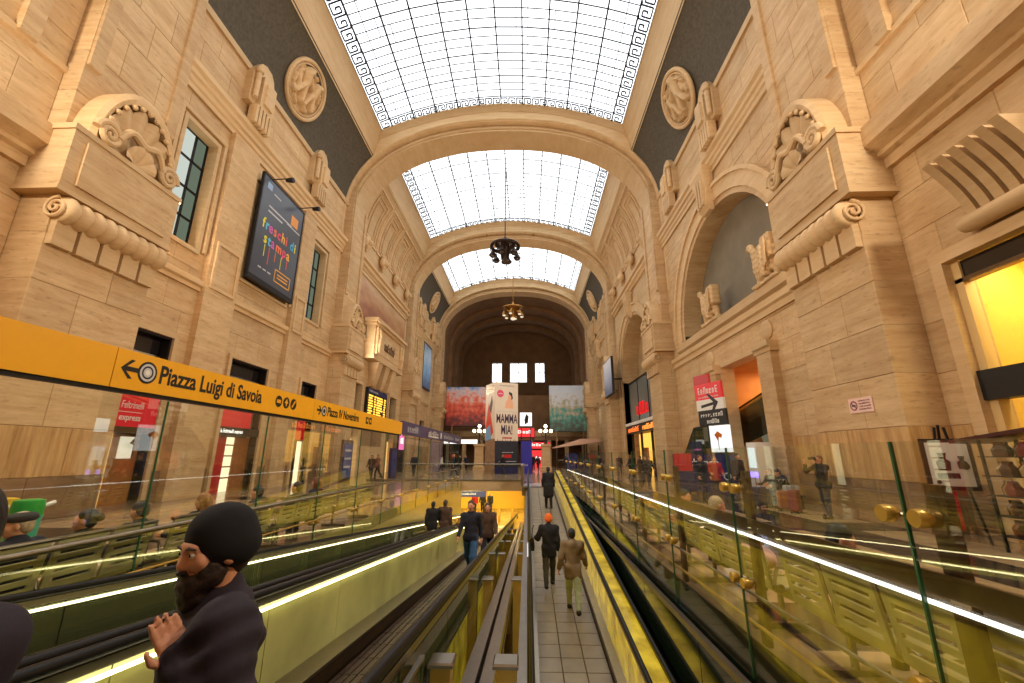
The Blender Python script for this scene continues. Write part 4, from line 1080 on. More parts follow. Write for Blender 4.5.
for (a, b, c, d) in ((2.0, 3.5, .35, .41), (2.0, 3.5, 1.0, 1.06), (2.0, 2.06, .35, 1.06), (3.44, 3.5, .35, 1.06)): plate(bn, F, a, b, c, d, 0, .004, YELLOW, 'yellow_box_edge')
for y in (.6, .78): plate(bn, F, 2.25, 3.25, y, y+.07, 0, .003, YELLOW, 'print_line')
for x in (.6, 1.0, 1.4): plate(bn, F, x, x+.28, .55, .62, 0, .003, GREYP, 'print_line')
for k, (y, z) in enumerate(((19.3, 15.95), (22.2, 16.05))):
    t = thing('spotlight', ('small black spotlight on an arm over the near end of the banner', 'small black spotlight on an arm over the far end of the banner')[k], 'spotlight', (-11.9, y, z), group='spotlights over the banner')
    m = MB(); m.tube([(-.05, 0, 0), (1.2, 0, .05)], .03, 8); m.build('arm', IRON, t); m = MB(); m.lathe([(0, -.2), (.1, -.2), (.14, .1), (.14, .2), (0, .2)], (1.2, 0, -.05), 14, 'X'); m.build('head', IRON, t, smooth=40)
# ---- no-smoking notice
nsg = thing('notice', 'pale pink no-smoking notice on the right pier', 'notice', (XP-.02, 11.9, 3.04))
PINK = plain('pink_notice', (238, 200, 186), .5)
F = frame((0, 0, 0), (0, -1, 0), (0, 0, 1))
plate(nsg, F, -.42, .42, -.2, .2, -.01, .012, PINK, 'plate')
DRED = plain('notice_print', (120, 40, 70), .5)
disc(nsg, F, -.24, 0, .10, .13, .012, .016, DRED, 'ring'); plate(nsg, F @ Matrix.Translation((-.24, 0, 0)) @ Matrix.Rotation(-.78, 4, 'Z'), -.11, .11, -.014, .014, .012, .016, DRED, 'slash'); plate(nsg, F, -.31, -.17, -.02, .02, .012, .015, BLACK, 'cigarette')
F3 = F @ Matrix.Translation((0, 0, .012))
for k in range(4): pseudo(nsg, F3, -.06, .115-.075*k, .42, .045, DRED, 14, 10+k)

# ================================================================== shop fronts on the left
WARM_IN = emis('warm_interior', (1.0, .55, .18, 1), 1.3)
WARM_PALE = emis('pale_interior', (1.0, .82, .5, 1), 1.6)
DARKGL = plain('dark_glazing', (28, 24, 24), .12, spec=.8, noise=.1)
LIT_RED = plain('lit_red_sign', (206, 22, 36), .4, emit=.25)
def door_l(n, a, b, zt, label, content):
    d = struct('door_%d' % n, label)
    rect_frame(d, -1, XW, a, b, 0, zt, .18, .12, 'architrave'); rect_frame(d, -1, XW, a+.08, b-.08, 0, zt-.08, .1, .02, 'inner_frame', IRON)
    m = MB(); sbox(m, -1, XW, -.62, -.55, a-.05, b+.05, 0, zt+.05); m.build('back', IRON, d)
    m = MB(); sbox(m, -1, XW, -.4, -.34, a, b, zt-.75, zt-.02); m.build('transom_glass', DARKGL, d)
    m = MB(); sbox(m, -1, XW, -.4, -.28, a, b, zt-.82, zt-.75); m.build('transom_bar', STEEL, d)
    content(d, a, b, zt); return d
def felt(d, a, b, zt):
    m = MB(); sbox(m, -1, XW, -.4, -.3, a, b, 3.75, zt-.82); m.build('red_panel', LIT_RED, d)
    m = MB(); sbox(m, -1, XW, -.35, .05, a-.05, b+.05, 2.62, 3.72); m.build('sign_board', LIT_RED, d)
    m = MB(); sbox(m, -1, XW, -.35, .06, a-.05, b+.05, 2.42, 2.62); m.build('grey_rail', STEEL_DK, d)
    F = frame((-XW+.055, a, 3.2), (0, 1, 0), (0, 0, 1))
    text('la Feltrinelli', .36, F @ Matrix.Translation((.12, .16, 0)), WHITE, d, sx=.66, shear=.1); text('express', .3, F @ Matrix.Translation((.35, -.27, 0)), WHITE, d, sx=.9, bold=.015)
    plate(d, F, .1, 1.2, -.09, -.07, 0, .004, WHITE, 'rule')
    m = MB(); sbox(m, -1, XW, -.5, -.46, a, b, 0, 2.4); m.build('interior', WARM_IN, d)
    m = MB(); sbox(m, -1, XW, -.4, -.3, a, a+.22, 0, 2.4); m.build('red_jamb', RED, d)
    m = MB(); sbox(m, -1, XW, -.38, -.3, a+.75, b, 0, 2.4); m.build('wood_leaf', WOOD, d)
    m = MB(); sbox(m, -1, XW, -.3, -.28, a+.95, a+1.5, 1.55, 2.3); m.build('poster', plain('lit_poster', (236, 232, 214), .4, emit=.6), d)
    F2 = frame((-XW+.02-.29, a+1.22, 1.95), (0, 1, 0), (0, 0, 1)); shape(d, F2, [(-.03, -.3), (.03, -.3), (.04, .05), (.22, .1), (.12, .25), (-.06, .27), (-.2, .12), (-.03, .06)], .28, .3, plain('palm_print', (90, 60, 30), .6), 'poster_mark')
    for z in (.5, 1.0, 1.5):
        m = MB(); sbox(m, -1, XW, -.44, -.34, a+.25, a+.72, z, z+.05); m.build('shelf', WOOD, d)
def door2(d, a, b, zt):
    m = MB(); sbox(m, -1, XW, -.4, -.3, a, b, 3.72, zt-.82); m.build('red_panel', LIT_RED, d)
    m = MB(); sbox(m, -1, XW, -.35, .05, a, a+2.2, 2.95, 3.72); m.build('sign_board', LIT_RED, d)
    m = MB(); sbox(m, -1, XW, -.35, .08, a-.05, b, 2.55, 2.92); m.build('lit_fascia', IRON, d)
    F = frame((-XW+.09, a, 2.74), (0, 1, 0), (0, 0, 1)); text('la Feltrinelli express', .24, F @ Matrix.Translation((.1, 0, 0)), emis('lit_letter', (1, .95, .85, 1), 2.0), d, sx=.8, bold=.01)
    m = MB(); sbox(m, -1, XW, -.52, -.48, a, b, 0, 2.5); m.build('interior', WARM_PALE, d)
    m = MB(); sbox(m, -1, XW, -.36, -.3, a+.5, a+1.15, 0, 2.5); m.build('red_leaf', RED, d)
    m = MB(); sbox(m, -1, XW, -.4, -.32, b-1.1, b, 0, 2.5); m.build('wood_leaf', WOOD, d)
    for z in (.6, 1.1, 1.6, 2.1):
        m = MB(); sbox(m, -1, XW, -.46, -.34, a+1.2, b-1.1, z, z+.06); m.build('shelf', WOOD, d)
def door3(d, a, b, zt):
    m = MB(); sbox(m, -1, XW, -.4, -.3, a, b, 2.6, zt-.82); m.build('red_panel', LIT_RED, d)
    m = MB(); sbox(m, -1, XW, -.5, -.46, a, b, 0, 2.5); m.build('interior', WARM_PALE, d)
    m = MB(); sbox(m, -1, XW, -.4, -.3, a, a+.5, 0, 2.5); m.build('red_leaf', RED, d)
    m = MB(); sbox(m, -1, XW, -.4, -.3, a+.6, a+1.1, 0, 2.5); m.build('dark_leaf', IRON, d)
door_l(1, *DOORS_L[0], 6.1, 'bookshop doorway with a red la Feltrinelli express sign', felt)
door_l(2, *DOORS_L[1], 6.1, 'wide middle shop doorway with a lit red sign', door2)
door_l(3, *DOORS_L[2], 6.1, 'far narrow shop doorway with red panels', door3)
# second bay left: doors, departures board, mosaic, plaque
for k, (a, b) in enumerate(((32.8, 35.0), (42.4, 44.6))):
    d = struct('door_%d' % (4+k), ('dark doorway before the departures board', 'dark doorway past the departures board')[k])
    rect_frame(d, -1, XW, a, b, 0, 7.4, .2, .12); m = MB(); sbox(m, -1, XW, -.62, -.5, a-.05, b+.05, 0, 7.45); m.build('back', IRON, d)
    m = MB(); sbox(m, -1, XW, -.5, -.45, a, b, 0, 3); m.build('interior', WARM_PALE if k == 0 else WARM_IN, d)
db = thing('departures_board', 'black departures board with rows of amber text', 'display board', (-11.85, 38.6, 0))
m = MB(); m.box(-.15, .08, -2.6, 2.6, 5.0, 7.4); m.build('case', BLACK, db)
m = MB(); m.box(.08, .1, -2.5, 2.5, 6.95, 7.35); m.build('header', NAVY, db)
AMB = emis('amber_led', (1, .52, .06, 1), 2.4); F = frame((.1, -2.4, 5.1), (0, 1, 0), (0, 0, 1))
pseudo(db, F, .1, 2.05, 2.2, .22, WHITE, 9, 5)
rr = random.Random(3)
for r in range(8):
    for x, w in ((.05, 1.2), (1.45, .5), (2.1, 1.7), (4.1, .5)): plate(db, F, x, x+w*rr.uniform(.6, 1), .02+r*.22, .15+r*.22, 0, .01, AMB, 'amber_text_row')
m = MB(); sbox(m, -1, XW, -.6, -.1, 36.0, 41.2, 2.4, 7.4); m.build('board_recess', STONE_DK, wl2)
def print_mat(name, stops, scale=1.2, grad=.6, axis='Z'):
    m = bpy.data.materials.new(name); m.use_nodes = True; nt = m.node_tree; L = nt.links.new; b = nt.nodes['Principled BSDF']; b.inputs['Roughness'].default_value = .45
    tc = nn(nt, 'ShaderNodeTexCoord'); n = nn(nt, 'ShaderNodeTexNoise'); n.inputs['Scale'].default_value = scale*4; n.inputs['Detail'].default_value = 6; L(tc.outputs['Generated'], n.inputs['Vector'])
    sp = nn(nt, 'ShaderNodeSeparateXYZ'); L(tc.outputs['Generated'], sp.inputs[0]); a = nn(nt, 'ShaderNodeMath'); a.operation = 'MULTIPLY_ADD'; a.inputs[1].default_value = grad
    mm = nn(nt, 'ShaderNodeMath'); mm.operation = 'MULTIPLY'; mm.inputs[1].default_value = 1-grad; L(n.outputs['Fac'], mm.inputs[0]); L(sp.outputs[axis], a.inputs[0]); L(mm.outputs[0], a.inputs[2])
    r = nn(nt, 'ShaderNodeValToRGB'); e = r.color_ramp.elements
    while len(e) < len(stops): e.new(.5)
    for el, (p, c) in zip(e, stops): el.position = p; el.color = srgb(*c)
    L(a.outputs[0], r.inputs[0]); L(r.outputs[0], b.inputs['Base Color']); MATS[name] = m; return m
mo = thing('mosaic', 'faded landscape mosaic behind the stone plaque', 'mosaic', (-11.95, 39.0, 0))
m = MB(); m.box(-.05, .03, -6.7, 6.7, 11.4, 16.5); m.build('picture', print_mat('mosaic_print', [(.1, (60, 70, 60)), (.3, (110, 100, 60)), (.48, (150, 96, 74)), (.6, (176, 130, 90)), (.8, (196, 164, 124)), (1, (206, 180, 140))], 1.6, .55), mo)
m = MB()
for y in (-6.8, 6.8): m.box(-.05, .14, y-.12, y+.12, 11.2, 16.7)
for z in (11.25, 16.65): m.box(-.05, .14, -6.9, 6.9, z-.12, z+.12)
m.build('frame', STONE_SM, mo)
pq = thing('stone_plaque', 'carved stone plaque on brackets in front of the mosaic', 'plaque', (-11.9, 38.8, 0))
m = MB(); m.box(-.1, .75, -4.0, 4.0, 9.9, 12.6); m.build('block', STONE_SM, pq); m = MB(); m.box(-.1, .95, -4.4, 4.4, 12.6, 12.85); m.box(-.1, 1.15, -4.6, 4.6, 12.85, 13.15); m.build('cornice', STONE_SM, pq)
m = MB(); m.box(-.1, .9, -4.3, 4.3, 9.6, 9.9); m.build('base', STONE_SM, pq); m = MB(); m.box(.75, .8, -2.6, 2.6, 10.3, 12.3); m.build('inscription_panel', STONE, pq)
F = frame((.8, 0, 11.3), (0, 1, 0), (0, 0, 1)); pseudo(pq, F, -1.6, .0, 3.2, .8, STONE_DK, 7, 6, .05, 'carved_relief')
for y in (-3.4, 3.4):
    m = MB(); m.box(.75, .95, y-.35, y+.35, 10.1, 12.5); m.tube([(.95, y, 10.3), (1.05, y-.15, 11.0), (1.0, y+.15, 11.6), (.95, y, 12.3)], .14, 8); m.build('carved_ornament', STONE_SM, pq)
for y in (-2.0, 0, 2.0):
    m = MB(); m.loft([[(-.1, y-w, z), (d, y-w, z), (d, y+w, z), (-.1, y+w, z)] for z, w, d in ((7.5, .35, .3), (8.2, .45, .5), (9.6, .6, .8))]); m.build('bracket', STONE_SM, pq)
# third bay left: blue poster; screen on the second right pier
bp = thing('poster', 'tall glowing blue poster high on the third bay wall', 'poster', (-11.85, 56.9, 0))
m = MB(); m.box(-.1, .08, -2.3, 2.3, 10.3, 16.5); m.build('frame', IRON, bp); m = MB(); m.box(.08, .1, -2.1, 2.1, 10.5, 16.3)
PB = print_mat('blue_poster_print', [(.2, (60, 90, 140)), (.45, (120, 170, 220)), (.65, (190, 215, 240)), (.9, (40, 60, 110))], 1, .6); m.build('print', PB, bp)
scn = thing('video_screen', 'pale video screen hanging beside the second right pier', 'screen', (10.6, 44.6, 0))
m = MB(); m.box(-.12, .12, -2.1, 2.1, 7.7, 11.5); m.build('case', IRON, scn); m = MB(); m.box(-.14, -.12, -2.0, 2.0, 7.8, 11.4); m.build('picture', print_mat('pale_screen_print', [(.2, (110, 120, 150)), (.5, (180, 190, 215)), (.8, (225, 228, 238))], .8, .8), scn)
m = MB(); m.tube([(.1, 0, 9.5), (1.5, 0, 9.5)], .08, 8); m.build('bracket', IRON, scn)
# ---- right second bay: shop with sign
sh = thing('cafe_facade', 'arched shop front with grey glass, red letters and an amber ticker', 'shop front', (12.4, 38.4, 0))
m = MB(); m.box(-.05, .05, -5.0, 5.0, 4.7, 8.6); m.build('glass_front', plain('grey_shop_glass', (120, 122, 116), .15, spec=.7, noise=.1), sh)
m = MB()
for y in (-5, -1.7, 1.7, 5): m.box(-.1, .1, y-.06, y+.06, 0, 8.7)
m.box(-.1, .1, -5, 5, 8.6, 8.75); m.build('frame', IRON, sh)
F = frame((-.06, 0, 5.9), (0, -1, 0), (0, 0, 1)); pseudo(sh, F, -2.6, 0, 4.2, 1.1, plain('red_letter', (214, 24, 30), .4, emit=.5), 4, 7, .06)
m = MB(); m.box(-.6, .05, -5.3, 5.3, 4.45, 4.7); m.build('canopy', WHITE, sh); m = MB(); m.box(-.5, -.1, -5.2, 5.2, 3.7, 4.45); m.build('ticker_case', BLACK, sh)
F = frame((-.5, 0, 4.07), (0, -1, 0), (0, 0, 1)); RLED = emis('red_led', (1, .18, .03, 1), 2.0); pseudo(sh, F, -4.6, 0, 4.0, .45, RLED, 9, 8, .01); pseudo(sh, F, .6, 0, 4.0, .45, emis('orange_led', (1, .32, .05, 1), 2.0), 9, 9, .01)
SHOP_Y = emis('amber_interior', (1.0, .50, .08, 1), 1.5)
m = MB(); m.box(.6, .65, -5, 5, 0, 3.7); m.build('interior', SHOP_Y, sh); m = MB(); m.box(.3, .5, -4, -1, 0, 1.1); m.build('counter', WOOD, sh); m = MB(); m.box(.3, .5, 1.5, 3, 0, 2.4); m.build('shelving', WOOD, sh)

# ================================================================== right first bay: doorway with escalator, signs
pd = struct('door_6', 'tall doorway with a lit passage beside the red hanging sign')
PASS = plain('passage_stone', (190, 130, 66), .6, noise=.15, nscale=1)
m = MB(); m.box(12.62, 16, 23.5, 23.7, 0, 6.1); m.build('passage_side', PASS, pd); m = MB(); m.box(12.62, 16, 16.8, 17, 0, 6.1); m.build('passage_side', PASS, pd)
m = MB(); m.box(12.6, 16, 17, 23.6, 6.1, 6.3); m.build('passage_ceiling', PASS, pd); m = MB(); m.box(16, 16.2, 16.8, 23.7, 0, 6.3); m.build('passage_back', PASS, pd)
rect_frame(pd, 1, XW, DR[0], DR[1], 0, 6.1, .15, .06, depth=True)
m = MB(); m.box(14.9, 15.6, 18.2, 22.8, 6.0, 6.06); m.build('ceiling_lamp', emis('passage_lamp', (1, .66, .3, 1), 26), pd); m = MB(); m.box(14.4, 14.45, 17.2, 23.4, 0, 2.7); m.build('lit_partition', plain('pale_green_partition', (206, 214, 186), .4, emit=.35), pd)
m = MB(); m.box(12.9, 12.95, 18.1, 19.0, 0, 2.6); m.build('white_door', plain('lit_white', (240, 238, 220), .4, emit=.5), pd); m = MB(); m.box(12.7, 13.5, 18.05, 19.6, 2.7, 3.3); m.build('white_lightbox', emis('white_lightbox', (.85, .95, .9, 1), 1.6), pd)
es = thing('escalator', 'glass-sided escalator climbing through the tall right doorway', 'escalator', (13.2, 0, 0))
def es_strip(name, x0, x1, h0, h1, mat): m = MB(); m.prism([(17.2, 5.25+h0), (17.2, 5.25+h1), (23.4, 4.08+h1), (23.4, 4.08+h0)], x0, x1, 'X'); return m.build(name, mat, es)
es_strip('handrail', -.04, .04, -.05, .04, RUBBER); es_strip('light_edge', -.03, .0, -.12, -.06, BRASS); es_strip('glass_side', -.015, .015, -1.0, -.1, GLASS_G); es_strip('side_cladding', -.05, .9, -1.9, -1.0, GLASS_DK)
for k in range(12):
    y = 23.4-.5*k; m = MB(); m.box(.1, .85, y-.5, y, 3.08+.094*k, 3.13+.094*k); m.build('step', STEEL_DK, es)
rs = thing('shop_sign', 'red white and black hanging shop sign with an arrow', 'sign', (10.5, 20.2, 0))
F = frame((0, 0, 0), (.35, -1, 0), (0, 0, 1))
plate(rs, F, -.85, .85, 4.25, 5.0, 0, .12, LIT_RED, 'red_panel'); plate(rs, F, -.8, .9, 3.75, 4.25, 0, .12, WHITE, 'white_panel'); plate(rs, F, -.75, .95, 3.05, 3.75, 0, .12, BLACK, 'black_panel'); plate(rs, F, -.9, .1, 5.02, 5.45, -.05, .07, RED, 'upper_tab')
F3 = F @ Matrix.Translation((0, 0, .12)); pseudo(rs, F3, -.65, 4.68, 1.3, .32, WHITE, 7, 21); pseudo(rs, F3, -.65, 4.37, 1.3, .09, WHITE, 14, 22)
F2 = F @ Matrix.Translation((.05, 4.0, .122)); arrow(rs, F2, 0, 0, 1.1, .13, BLACK, 1, .12)
pseudo(rs, F3, -.6, 3.54, 1.4, .2, WHITE, 9, 23); pseudo(rs, F3, -.25, 3.24, .8, .2, WHITE, 5, 24)
m = MB(); m.tube([(0, 0, 0), (0, 0, 5.1)], .05, 8); m.build('pole', IRON, rs)
lb = thing('lightbox', 'bright white poster box below the red hanging shop sign', 'lightbox', (10.4, 19.75, 0)); F = frame((0, 0, 0), (.35, -1, 0), (0, 0, 1))
plate(lb, F, -.6, .85, 1.85, 3.0, 0, .12, emis('white_poster_glow', (.95, .95, .92, 1), 1.1), 'panel'); shape(lb, F, [(.0, 2.6), (.2, 2.75), (.45, 2.6), (.4, 2.45), (.25, 2.5), (.2, 2.3), (.1, 2.45)], .12, .125, plain('orange_flower', (226, 110, 30), .5), 'flower_print'); plate(lb, F, .18, .21, 1.95, 2.4, .12, .124, IRON, 'stem_print')
plate(lb, F, -.65, .9, 0, 1.84, -.02, .1, STEEL_DK, 'stand')
cx = thing('exchange_booth', 'dark blue change booth panel with white lettering', 'booth', (9.2, 18.2, 0)); F = frame((0, 0, 0), (1, -.12, 0), (0, 0, 1))
plate(cx, F, -1.25, 1.05, .0, 1.75, -.3, .12, NAVY, 'panel'); plate(cx, F, -1.3, -.6, 1.1, 1.78, .12, .14, RED, 'red_corner'); text('change', .42, F @ Matrix.Translation((-.15, 1.42, .122)), WHITE, cx, align='CENTER', bold=.015); disc(cx, F, .7, .9, .1, .15, .12, .13, GREYP, 'emblem'); disc(cx, F, .3, .9, .1, .15, .12, .13, GREYP, 'emblem')
gb = thing('glass_enclosure', 'slanted glass enclosure beside the change booth', 'glass enclosure', (0, 0, 0))
m = MB(); m.prism([(19.4, 0), (19.4, 2.95), (21.0, 2.95), (23.5, 1.0), (23.5, 0)], 9.9, 9.93, 'X'); m.build('glass_side', GLASS_G, gb)
m = MB(); m.bar((9.92, 19.4, 2.97), (9.92, 21.0, 2.97), .06, .06); m.bar((9.92, 21.0, 2.97), (9.92, 23.5, 1.0), .06, .06); m.build('top_rail', IRON, gb)
for y in (19.4, 21.0): m = MB(); m.bar((9.92, y, 0), (9.92, y, 2.95), .05, .05); m.build('mullion', IRON, gb)
# lit phone kiosk by the door
kb = thing('ticket_machine', 'white ticket machine with a glowing violet screen', 'ticket machine', (10.9, 17.3, 0))
m = MB(); m.box(-.3, .3, -.35, .35, 0, 2.2); m.build('body', WHITE, kb); m = MB(); m.box(-.32, -.3, -.28, .28, .9, 1.1); m.build('violet_strip', emis('violet_screen', (.35, .25, 1, 1), 2.5), kb); m = MB(); m.box(-.32, -.3, -.25, .25, 1.25, 2.0); m.build('screen', emis('machine_screen', (.8, .88, .85, 1), 1.2), kb)

# ================================================================== near right: lit shop window
sw = struct('window_11', 'large shop window glowing yellow on the right')
SHOPW = plain('shop_yellow_wall', (246, 206, 96), .6, noise=.03)
m = MB(); m.box(13.8, 14, 3.4, 10, 0, 6.4); m.build('inner_wall', SHOPW, sw); m = MB(); m.box(12.6, 14, 9.8, 10, 0, 6.4); m.build('inner_wall', SHOPW, sw); m = MB(); m.box(12.6, 14, 3.3, 3.5, 0, 6.4); m.build('inner_wall', SHOPW, sw)
m = MB(); m.box(12.6, 14, 3.4, 10, 6.3, 6.5); m.build('inner_ceiling', SHOPW, sw); m = MB(); m.box(12.2, 14, 3.4, 10, -.1, .01); m.build('inner_floor', FLOOR, sw)
m = MB(); m.box(12.7, 13.5, 4, 9.4, 6.2, 6.26); m.build('ceiling_light', emis('shop_light', (1, .82, .44, 1), 17.0), sw)
for (a, b) in ((3.65, 5.6), (5.6, 7.6), (7.6, 9.7)):
    for (z0, z1) in ((3.55, 5.65), (.1, 2.85)):
        m = MB(); m.box(12.2, 12.22, a+.03, b-.03, z0, z1); m.build('pane', GLASS, sw)
    m = MB(); m.box(12.15, 12.27, a+.03, b-.03, 5.72, 6.15); m.build('dark_transom', DARKGL, sw)
    m = MB(); m.box(12.12, 12.3, b-.04, b+.04, 0, 6.2); m.build('mullion', STEEL_DK, sw)
m = MB(); m.box(12.0, 12.35, 3.6, 9.75, 2.9, 3.55); m.build('black_fascia', BLACK, sw); m = MB(); m.box(12.1, 12.3, 3.6, 9.75, 5.64, 5.74); m.build('transom_bar', STEEL_DK, sw)
m = MB(); m.box(12.1, 12.35, 9.55, 9.75, 0, 6.2); m.build('jamb', plain('cream_jamb', (222, 190, 130), .5), sw)
# ---- easel with coffee poster
ea = thing('easel', 'black easel holding a framed poster of coffee pots', 'easel', (10.75, 9.6, 0), rz=-.35)
for x in (-.3, .3): m = MB(); m.bar((x*1.25, .0, 0), (x*.25, .0, 2.3), .04, .04); m.build('leg', IRON, ea)
m = MB(); m.bar((0, .5, 0), (0, .02, 2.35), .04, .04); m.build('rear_leg', IRON, ea)
m = MB(); m.box(-.42, .42, -.07, -.03, 1.02, 2.06); m.build('frame', plain('dark_frame', (38, 20, 20), .4), ea); m = MB(); m.box(-.34, .34, -.085, -.07, 1.1, 1.98); m.build('poster', plain('pale_poster', (214, 206, 200), .5), ea)
F = frame((0, -.086, 1.55), (1, 0, 0), (0, 0, 1)); PB_ = plain('pot_print', (52, 32, 28), .6)
for x, y, w in ((-.1, 0, 1.0), (.2, .08, .7)):
    shape(ea, F, [(x-.1*w, -.14*w), (x+.1*w, -.14*w), (x+.12*w, .04*w), (x+.05*w, .1*w), (x+.08*w, .22*w), (x-.08*w, .22*w), (x-.05*w, .1*w), (x-.12*w, .04*w)], 0, .003, PB_, 'pot_print')
plate(ea, F, -.24, .12, -.3, -.19, 0, .003, PB_, 'base_print'); disc(ea, F, -.24, -.37, 0, .04, 0, .003, PB_, 'seal_print'); disc(ea, F, .24, -.05, 0, .07, 0, .003, PB_, 'cup_print')
m = MB(); m.box(-.12, .02, -.03, .0, .25, 1.0); m.build('red_cloth', RED, ea)
# ---- display rack of packages at the right edge
rk = thing('display_rack', 'tall rack crammed with wrapped packages beside the shop window', 'display rack', (11.0, 8.2, 0))
m = MB()
for x, y in ((-.35, -.55), (.35, -.55), (-.35, .55), (.35, .55)): m.box(x-.02, x+.02, y-.02, y+.02, 0, 2.1)
m.build('frame', IRON, rk); m = MB(); m.box(-.5, .45, -.7, .75, 2.05, 2.12, Matrix.Rotation(-.12, 4, 'X')); m.build('top_board', plain('dark_cherry', (70, 30, 24), .4), rk)
for z in (.3, .65, 1.0, 1.35, 1.7): m = MB(); m.box(-.4, .4, -.6, .6, z-.02, z); m.build('shelf', IRON, rk)
PK = [plain('pk%d' % i, c, .35, noise=.1) for i, c in enumerate([(150, 104, 40), (60, 30, 22), (180, 150, 90), (120, 30, 24), (40, 70, 50), (206, 176, 120)])]
rp = random.Random(5); pkm = []
for i in range(6):
    m = MB(); R = lambda a, b, z: [(-a, -b, z), (a, -b, z), (a*1.1, b, z), (-a, b*.9, z)]; m.loft([R(.09, .07, 0), R(.1, .08, .12), R(.05, .06, .2), R(.08, .02, .26)]); pkm.append(m.mesh('package', PK[i]))
for k in range(45):
    lv = k//9; c = k % 9; i = rp.randrange(6)
    lab = '%s package, %s along the %s shelf of the display rack' % (['gold wrapped', 'dark brown', 'tan paper', 'dark red', 'green', 'cream'][i], ['first', 'second', 'third', 'fourth', 'fifth', 'sixth', 'seventh', 'eighth', 'ninth'][c], ['lowest', 'second lowest', 'middle', 'second highest', 'highest'][lv])
    link('package', pkm[i], None, (11.0-.24+.1*(c % 3), 8.2-.5+.125*c, [.3, .65, 1.0, 1.35, 1.7][lv]), (0, 0, rp.uniform(-.5, .5)+PI/2), label=lab, cat='package', group='packages on the display rack')
# ================================================================== unseen fill lights added on the pier flanks and cornice
def added_fill_light(loc, tgt, W, col, label, size=(1.6, .5)):
    t = thing('added_fill_light', label, 'added_fill_light', loc, group='fill lights added out of view')
    d = (Vector(tgt)-Vector(loc)).normalized(); q = d.to_track_quat('-Z', 'Y')
    m = MB(); Mx = q.to_matrix().to_4x4(); m.box(-size[0]/2-.05, size[0]/2+.05, -size[1]/2-.04, size[1]/2+.04, .02, .22, Mx); m.build('housing', IRON, t)
    m = MB(); m.box(-.05, .05, -.05, .05, -.12, .05); m.build('foot', IRON, t)
    ld = bpy.data.lights.new('added_fill', 'AREA'); ld.shape = 'RECTANGLE'; ld.size, ld.size_y = size; ld.energy = W; ld.color = col
    lo = link('lamp', ld, t); lo.rotation_euler = q.to_euler()
FW = 720
for s, w in ((-1, 'left'), (1, 'right')):
    for y, wd, nm in ((13.6 if s < 0 else 14.55, 1.0, 'near'), (32.2, 1.0, 'first arch'), (50.0, 1.0, 'second arch')):
        added_fill_light((s*(11.62 if y < 20 and s < 0 else 11.4), y, 9.5), (-s*9, y+3, 13.0), FW*wd, (1, .89, .74), 'black fill light added out of view on the far flank of the %s pier on the %s' % (nm, w), (.7, .5))
    added_fill_light((s*11.1, 3.0, 11.1), (-s*8, 13, 13.5), FW*2.2, (1, .87, .7), 'black fill light added out of view on the cornice beside the viewer on the %s' % w)
# unseen tube lamp added behind the yellow sign to brighten the seats
t = thing('hidden_tube_lamp', 'slim fill tube added out of view behind the yellow sign above the seats', 'lamp', (-2.64, 0, 2.44)); m = MB(); m.box(-.03, .03, .5, 14.8, -.02, .02); m.build('housing', IRON, t)
m = MB(); m.box(-.025, .025, .5, 14.8, -.045, -.02); m.build('tube', emis('added_tube_glow', (1, .82, .55, 1), 9.0), t)
# ================================================================== chandeliers
def chandelier(label, loc, zt, D, body, lampm, glow):
    c = thing('chandelier', label, 'chandelier', loc, group='hanging chandeliers')
    m = MB(); m.tube([(0, 0, 1.2), (0, 0, zt-loc[2])], .05, 8); m.build('chain', body, c, smooth=True)
    m = MB(); m.tube([(D/2*math.cos(2*PI*k/36), D/2*math.sin(2*PI*k/36), .25) for k in range(36)], .16, 10, closed=True); m.build('ring', body, c, smooth=True)
    m = MB(); m.lathe([(0, -1.35), (.22, -1.3), (.34, -1.1), (.42, -.6), (.5, -.1), (.75, .15), (.95, .35), (.7, .55), (.25, .75), (.12, 1.2), (0, 1.25)], (0, 0, 0), 20); m.build('urn', body, c, smooth=True)
    m = MB(); m.lathe([(0, -1.5), (.28, -1.45), (.36, -1.3), (.3, -1.15), (0, -1.1)], (0, 0, 0), 18); m.build('bottom_lamp', lampm, c, smooth=True)
    for k in range(6):
        a = 2*PI*k/6+.3; x, y = math.cos(a)*D/2, math.sin(a)*D/2
        m = MB(); m.tube([(x*.35, y*.35, .3), (x*.7, y*.7, .5), (x, y, .25)], .07, 8); m.build('arm', body, c, smooth=True)
        m = MB(); m.lathe([(0, .15), (.08, .12), (.12, -.05), (.3, -.3), (.36, -.42), (.3, -.5), (0, -.52)], (x*.92, y*.92, -.35), 16); m.tube([(x*.92, y*.92, -.2), (x*.95, y*.95, .2)], .035, 6); b = m.build('bell_lamp', body if not glow else lampm, c, smooth=50)
        m = MB(); m.lathe([(0, .02), (.2, .02), (.24, 0), (.2, -.12), (0, -.16)], (x*.92, y*.92, -.85), 14); m.build('bulb', lampm, b, smooth=True)
    return c
LAMP_DIM = emis('chandelier_glow', (1, .82, .55, 1), 1.0)
chandelier('dark bronze wheel chandelier hanging before the second skylight', (0, 35.4, 20.0), 29.2, 2.5, BRONZE, plain('smoked_glass', (60, 44, 34), .2), False)
chandelier('gilt chandelier with clear lamps hanging before the dark end vault', (0, 58.2, 22.0), 29.2, 2.9, GILT, LAMP_DIM, False)
